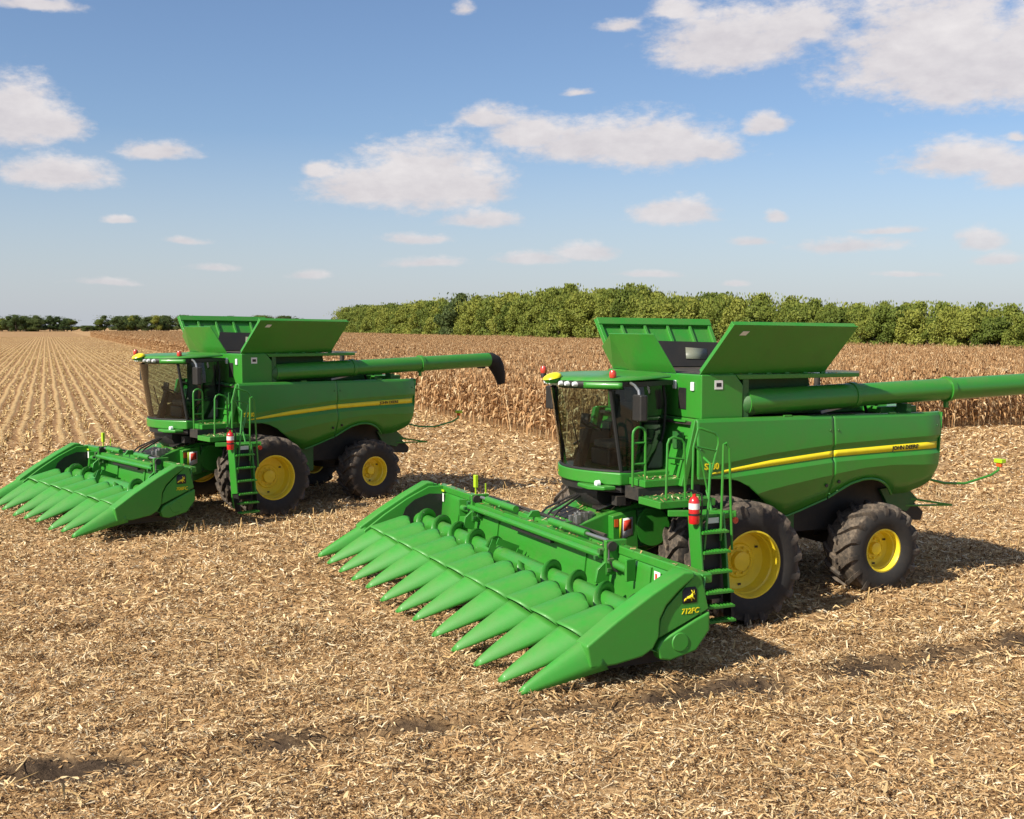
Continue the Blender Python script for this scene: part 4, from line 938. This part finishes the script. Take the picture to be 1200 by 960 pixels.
keep = (np.abs(X) < .47*Y+3) & (rng.random(len(X)) < rowness(X, Y)*np.clip(1.15-Y/400, .35, 1))
X, Y = X[keep], Y[keep]
s1 = stems(X, Y, .06+.13*rng.random(len(X)), .018+.014*rng.random(len(X)), .25)
# leaf bits clinging along the rows
n = len(X); a = rng.random(n)*6.28; Lc = .06+.12*rng.random(n)
c = np.stack([X+rng.normal(0, .05, n), Y+rng.normal(0, .05, n), height(X, Y)+.03+.06*rng.random(n)], 1)
d = np.stack([np.cos(a), np.sin(a), rng.normal(0, .5, n)], 1)*Lc[:, None]; e = np.stack([-np.sin(a), np.cos(a), rng.normal(0, .6, n)], 1)*.03
s2v = np.stack([c-d-e*.4, c-d+e*.4, c+d+e, c+d-e], 1).reshape(-1, 3); s2q = np.arange(n*4).reshape(-1, 4)
# scattered stems still upright in the trampled part
n = 5200; yy = 12+34*rng.random(n)**.8; xx = (rng.random(n)*2-1)*(.46*yy+1)
w8 = np.exp(-((xx+5.2-(yy-24)*.3)/3.0)**2-((yy-24.6)/1.3)**2)+np.exp(-((yy-33)/5)**2)*.35+.06
k = (rng.random(n) < w8) & (bare(xx, yy) < .3) & ~((across(xx, yy) > -.2) & (along(xx, yy) > 0)); xx, yy = xx[k], yy[k]
s3 = stems(xx, yy, .10+.25*rng.random(len(xx))**1.5, .012+.008*rng.random(len(xx)), .25)
vs = np.concatenate([s1[0], s2v, s3[0]]); qs = np.concatenate([s1[1], s2q+len(s1[0]), s3[1]+len(s1[0])+len(s2v)])
tag(link('stubble', np_mesh('stubble', vs, qs, STUB)), 'rows of short cut corn stubble running to the horizon', 'stubble', kind='stuff')
# ------------------------------------------------------------------ corn
def corn_plant(r):
    vs = []; fs = []
    H = r.uniform(1.75, 2.25); lean = (r.uniform(-.12, .12), r.uniform(-.12, .12))
    def P(z): return np.array([lean[0]*(z/H)**1.5*H*.6, lean[1]*(z/H)**1.5*H*.6, z])
    def add(v, f):
        o = len(vs); vs.extend(v); fs.extend([tuple(o+i for i in q) for q in f])
    zs = [0, H*.5, H]; w = [.018, .014, .006]; ring = []
    for z, ww in zip(zs, w):
        for k in range(3): ring.append(P(z)+np.array([math.cos(k*2.094)*ww, math.sin(k*2.094)*ww, 0]))
    add(ring, [(i*3+k, i*3+(k+1) % 3, i*3+3+(k+1) % 3, i*3+3+k) for i in range(2) for k in range(3)])
    az0 = r.uniform(0, 6.28)
    for k in range(9):
        z = H*(.16+.82*k/9)+r.uniform(-.04, .04); a = az0+math.pi*k+r.uniform(-.6, .6); L = r.uniform(.45, .8)*(1-.35*abs(k/9-.5)); ww = r.uniform(.025, .05)
        d = np.array([math.cos(a), math.sin(a), 0]); s = np.array([-math.sin(a), math.cos(a), 0]); p = P(z); el = r.uniform(.6, 1.25); seg = []
        for i in range(4):
            seg.append((p-s*ww*[.5, 1, .9, .1][i]+np.array([0, 0, r.uniform(-.02, .02)]), p+s*ww*[.5, 1, .9, .1][i]))
            p = p+(d*math.cos(el)+np.array([0, 0, math.sin(el)]))*L/3; el -= r.uniform(.9, 1.5); el = max(el, -1.5)
            tw = r.uniform(-.8, .8); s = s*math.cos(tw)+np.array([0, 0, 1])*math.sin(tw)
        add([q for pr in seg for q in pr], [(0,1,3,2),(2,3,5,4),(4,5,7,6)])
    if r.random() < .8:                                    # ear with husk
        a = r.uniform(0, 6.28); d = np.array([math.cos(a), math.sin(a), 0]); b = P(H*.48)
        tip = b+d*.12+np.array([0, 0, r.choice([-.2, .12])]); s = np.array([-d[1], d[0], 0])*.035; m = (b+tip)/2
        add([b, m+s, m+d*.035, m-s, tip], [(0,1,2),(0,2,3),(1,4,2),(2,4,3)])
    for k in range(4):                                     # tassel
        a = r.uniform(0, 6.28); t = P(H)+np.array([math.cos(a)*.10, math.sin(a)*.10, r.uniform(.12, .25)]); s = np.array([-math.sin(a), math.cos(a), 0])*.010
        add([P(H)-s, P(H)+s, t+s, t-s], [(0,1,2,3)])
    return vs, fs
pr = random.Random(5)
plants = [corn_plant(pr) for _ in range(8)]
def mesh_of(name, v, f, material):
    me = bpy.data.meshes.new(name); me.from_pydata([tuple(q) for q in v], [], f); me.materials.append(material); return me
plant_me = [mesh_of('corn_stalk', v, f, CORN) for v, f in plants]
def instancer(name, pts, rz, sc, idx, protos, label, cat):
    me = bpy.data.meshes.new(name); n = len(pts); me.vertices.add(n); me.vertices.foreach_set('co', np.asarray(pts, 'f').ravel())
    for nm, ty, d in (('rz', 'FLOAT', rz), ('sc', 'FLOAT', sc), ('pick', 'INT', idx)):
        a = me.attributes.new(nm, ty, 'POINT'); a.data.foreach_set('value', np.asarray(d, 'f' if ty == 'FLOAT' else 'i'))
    o = link(name, me); ng = bpy.data.node_groups.new(name, 'GeometryNodeTree')
    ng.interface.new_socket('Geometry', in_out='INPUT', socket_type='NodeSocketGeometry'); ng.interface.new_socket('Geometry', in_out='OUTPUT', socket_type='NodeSocketGeometry')
    N = ng.nodes; L = ng.links; gi = N.new('NodeGroupInput'); go = N.new('NodeGroupOutput')
    iop = N.new('GeometryNodeInstanceOnPoints'); jn = N.new('GeometryNodeJoinGeometry'); iop.inputs['Pick Instance'].default_value = True
    for p in protos[::-1]:
        oi = N.new('GeometryNodeObjectInfo'); oi.inputs['Object'].default_value = p; oi.inputs['As Instance'].default_value = True
        L.new(oi.outputs['Geometry'], jn.inputs[0])
    def na(nm, ty):
        q = N.new('GeometryNodeInputNamedAttribute'); q.data_type = ty; q.inputs[0].default_value = nm; return q.outputs[0]
    cx = N.new('ShaderNodeCombineXYZ'); L.new(na('rz', 'FLOAT'), cx.inputs[2])
    L.new(gi.outputs[0], iop.inputs['Points']); L.new(jn.outputs[0], iop.inputs['Instance']); L.new(na('pick', 'INT'), iop.inputs['Instance Index'])
    L.new(cx.outputs[0], iop.inputs['Rotation']); L.new(na('sc', 'FLOAT'), iop.inputs['Scale']); L.new(iop.outputs[0], go.inputs[0])
    md = o.modifiers.new('instances', 'NODES'); md.node_group = ng
    return tag(o, label, cat, kind='stuff')
# single stalks along the two open edges of the standing corn, those that show largest
stalks = []
for i in range(2):
    for k in range(110): stalks.append((.10+.76*i, .15+.21*k))      # left edge (q, along)
for k in range(80): stalks.append((13.2+.21*k*1.0, .12))           # front edge showing past the rear of the near machine
for j, (qq, aa) in enumerate(stalks[:300]):
    qq += random.gauss(0, .05); aa += random.gauss(0, .05)
    o = link('corn_stalk', plant_me[j % 8]); o.location = (CC[0]+qq*RN[0]+aa*RD[0], CC[1]+qq*RN[1]+aa*RD[1], 0); o.rotation_euler = (random.gauss(0, .06), random.gauss(0, .06), random.uniform(0, 6.28)); s = random.uniform(.9, 1.1); o.scale = (s, s, s)
    tag(o, 'dry brown corn stalk on the left edge of the standing corn, between the combines' if j < 220 else 'dry brown corn stalk on the front edge of the standing corn, past the nearer combine', 'corn stalk', 'dry corn stalks along the edge of the uncut field')
def clump(seed):
    r = random.Random(seed); V_ = []; F_ = []
    for k in range(8):
        v, f = r.choice(plants); o = len(V_); yy = -.75+.19*k+r.gauss(0, .03); xx = r.gauss(0, .04); a = r.uniform(0, 6.28); ca, sa = math.cos(a), math.sin(a); s = r.uniform(.9, 1.1)
        V_ += [(xx+s*(q[0]*ca-q[1]*sa), yy+s*(q[0]*sa+q[1]*ca), s*q[2]) for q in v]; F_ += [tuple(o+i for i in t) for t in f]
    return bpy.data.objects.new('corn_clump', mesh_of('corn_clump', V_, F_, CORN))
clumps = [clump(i) for i in range(7)]
rotz = math.atan2(-RD[0], RD[1])
Q, A = np.meshgrid(np.arange(0, 100)*.762+.10, np.arange(0, 330)*1.5+.85, indexing='ij'); Q, A = Q.ravel(), A.ravel()
X = CC[0]+Q*RN[0]+A*RD[0]; Y = CC[1]+Q*RN[1]+A*RD[1]
keep = (np.abs(X) < .47*Y+6) & ~((Q < 1.2) & (A < 23.0)) & (Q < 76)
keep &= ~((A < .9) & (Q > 13) & (Q < 30.1) & False)
X, Y = X[keep], Y[keep]; n = len(X)
instancer('corn_field', np.stack([X, Y, np.zeros(n)], 1), rotz+np.where(rng.random(n) < .5, 0, math.pi)+rng.normal(0, .05, n), .92+.16*rng.random(n)+.10*(vnoise(X*.05, Y*.05, 8)-.5), rng.integers(0, 7, n), clumps, 'standing field of dry brown corn behind the combines', 'corn field')
# ------------------------------------------------------------------ trees
def tree_meshes(seed, kind):
    r = random.Random(seed); nr = np.random.default_rng(seed)
    # unit tree about 10 m high
    blobs = []
    H = 10.; W = {0: 3.4, 1: 2.8, 2: 4.0}[kind]
    for i in range(26):
        t = r.random()**.8; z = .7+t*8.4; prof = math.sin(min(1, (t*.92+.13))*math.pi)**.55
        a = r.uniform(0, 6.28); rad = W*prof*r.uniform(.35, .95)
        blobs.append((rad*math.cos(a), rad*math.sin(a), z, r.uniform(.9, 1.7)*(1.1-.35*t)))
    blobs.append((0, 0, 8.8, 1.2)); blobs.append((r.uniform(-.8, .8), r.uniform(-.8, .8), 9.4, .7))
    vs = []; 
    for (bx, by, bz, br) in blobs:
        n = int(190*br*br)
        d = nr.normal(size=(n, 3)); d /= np.linalg.norm(d, axis=1)[:, None]; d[:, 2] = d[:, 2]*.85+.12
        rr = br*(.62+.42*nr.random(n)**.5); c = np.array([bx, by, bz])+d*rr[:, None]
        s = .09+.13*nr.random(n); nrm = d*.8+nr.normal(size=(n, 3))*.55; nrm /= np.linalg.norm(nrm, axis=1)[:, None]
        t1 = np.cross(nrm, nr.normal(size=(n, 3))); t1 /= np.linalg.norm(t1, axis=1)[:, None]; t2 = np.cross(nrm, t1)
        t1 *= s[:, None]*1.3; t2 *= s[:, None]*.8
        vs.append(np.stack([c-t1, c-t2*.9, c+t1, c+t2], 1).reshape(-1, 3))
    # upright shoots at the top
    n = 150; c = np.stack([nr.normal(0, W*.45, n), nr.normal(0, W*.45, n), 8.2+1.9*nr.random(n)], 1); e = np.zeros((n, 3)); e[:, 2] = .25; s = nr.normal(size=(n, 3))*.10
    vs.append(np.stack([c-s, c-e, c+s, c+e], 1).reshape(-1, 3))
    v = np.concatenate(vs); crown = np_mesh('crown', v, np.arange(len(v)).reshape(-1, 4), LEAF if kind != 2 else LEAFD)
    mb = MB(); mb.tube([(0, 0, -.1), (.05, .03, 1.2), (-.05, .1, 3.), (.1, 0, 5.5)], [.26, .2, .16, .06], 8)
    for k in range(6):
        a = r.uniform(0, 6.28); z = 1.0+k*.6; L = W*.6
        mb.tube([(0, 0, z), (L*.5*math.cos(a), L*.5*math.sin(a), z+1.0), (L*math.cos(a), L*math.sin(a), z+2.4)], [.10, .07, .03], 5)
    return crown, mb.mesh('trunk', BARK)
kinds = [tree_meshes(100+i, k) for i, k in enumerate((0, 0, 1, 0, 1, 2, 2, 2))]
def tree(x, y, h, w, k, label, group, z=0):
    cr, tk = kinds[k]
    t = empty('tree', (x, y, z), random.uniform(0, 6.28)); s = h/10; t.scale = (w, w, s)
    c = bpy.data.objects.new('crown', cr); COL.objects.link(c); c.parent = t
    c = bpy.data.objects.new('trunk', tk); COL.objects.link(c); c.parent = t
    tag(t, label, 'tree', group)
# hedgerow along the right edge of the corn, running away to the left
hp = [(100, 6.3), (117, 6.4), (147, 7.4), (178, 9.4), (205, 11.4), (223, 12.3), (245, 12.3), (275, 11.8), (286, 11.6), (310, 11.2), (353, 10.9), (420, 11.2)]
y = 88.
while y < 392:
    h = lerp(hp, y)*random.uniform(.78, 1.0); w = lerp(hp, y)/10*random.uniform(.75, 1.05)
    for row in range(2):
        xx = 51.5-(y-117)*.407+2.2+row*4.2+random.gauss(0, .5)
        k = random.choice((0, 1, 2, 3, 4)); hh = h*(1.0 if row == 0 else 1.04)
        if 279 < y < 285 and row == 0: hh *= 1.12; k = 5
        if True:
            tree(xx, y+random.gauss(0, .6), hh*(.97 if row == 0 else 1.), w*1.0, k, 'bushy green tree in the dense hedgerow beyond the corn' if k < 5 else 'taller greyish tree rising above the hedgerow near its left end', 'trees in the hedgerow beyond the corn')
    y += w*3.1*random.uniform(.9, 1.15)
for k in range(110):
    x = -490+300*(k+random.random())/110; d = 1000+random.uniform(-40, 60); u = 600+x/d*FPX
    low = (90 < u < 118)
    h = (5 if low else random.uniform(9, 14.0)); w = random.uniform(1.4, 2.3) if not low else 1.2
    tree(x, d, h, w, random.choice((5, 6, 7, 7, 0)), 'far dark green tree on the horizon at the left', 'trees on the far horizon')
# ------------------------------------------------------------------ far hills
hx = np.linspace(-3400, 3400, 160); 
hv = []
for (yy, amp) in ((3200, 0), (3500, 1), (4200, 0)):
    for x in hx: hv.append((x, yy, -2 + amp*(11+7*math.sin(x*.0021+1)+6*float(vnoise(np.array(x*.004), np.array(.5), 3)))))
hv = np.array(hv); I = np.concatenate([np.arange(159)+r_*160 for r_ in range(2)])
hm, T, b = mat('far_hill'); b.inputs['Base Color'].default_value = (.07, .10, .05, 1); b.inputs['Roughness'].default_value = 1
tag(link('hills', np_mesh('hills', hv, np.stack([I, I+1, I+161, I+160], 1), hm, True)), kind='structure')
# ------------------------------------------------------------------ the machines
M1 = empty('combine_harvester', (2.55683, 19.33224, 0), 3.570479)
tag(M1, 'green combine harvester nearer the camera at right, carrying the wide twelve-row corn head', 'combine harvester', 'combine harvesters parked in the cut field')
build_combine(M1, 0)
M2 = copy_tree(M1); M2.location = (-6.973, 28.065, .113); M2.rotation_euler = (0, 0, 3.843)
tag(M2, 'green combine harvester farther back at left, carrying the narrower eight-row corn head', 'combine harvester', 'combine harvesters parked in the cut field')
build_head(M1, 12, '712FC'); build_head(M2, 8, '708FC')
for Mx, lb in ((M1, 'red fire extinguisher hanging by the ladder of the nearer combine at right'), (M2, 'red fire extinguisher hanging by the ladder of the farther combine at left')):
    e = make_extinguisher(lb); m = Matrix.Translation(Mx.location) @ Matrix.Rotation(Mx.rotation_euler.z, 4, 'Z')
    e.location = m @ Vector((1.215, 2.73, 1.63)); e.rotation_euler = (0, 0, Mx.rotation_euler.z)
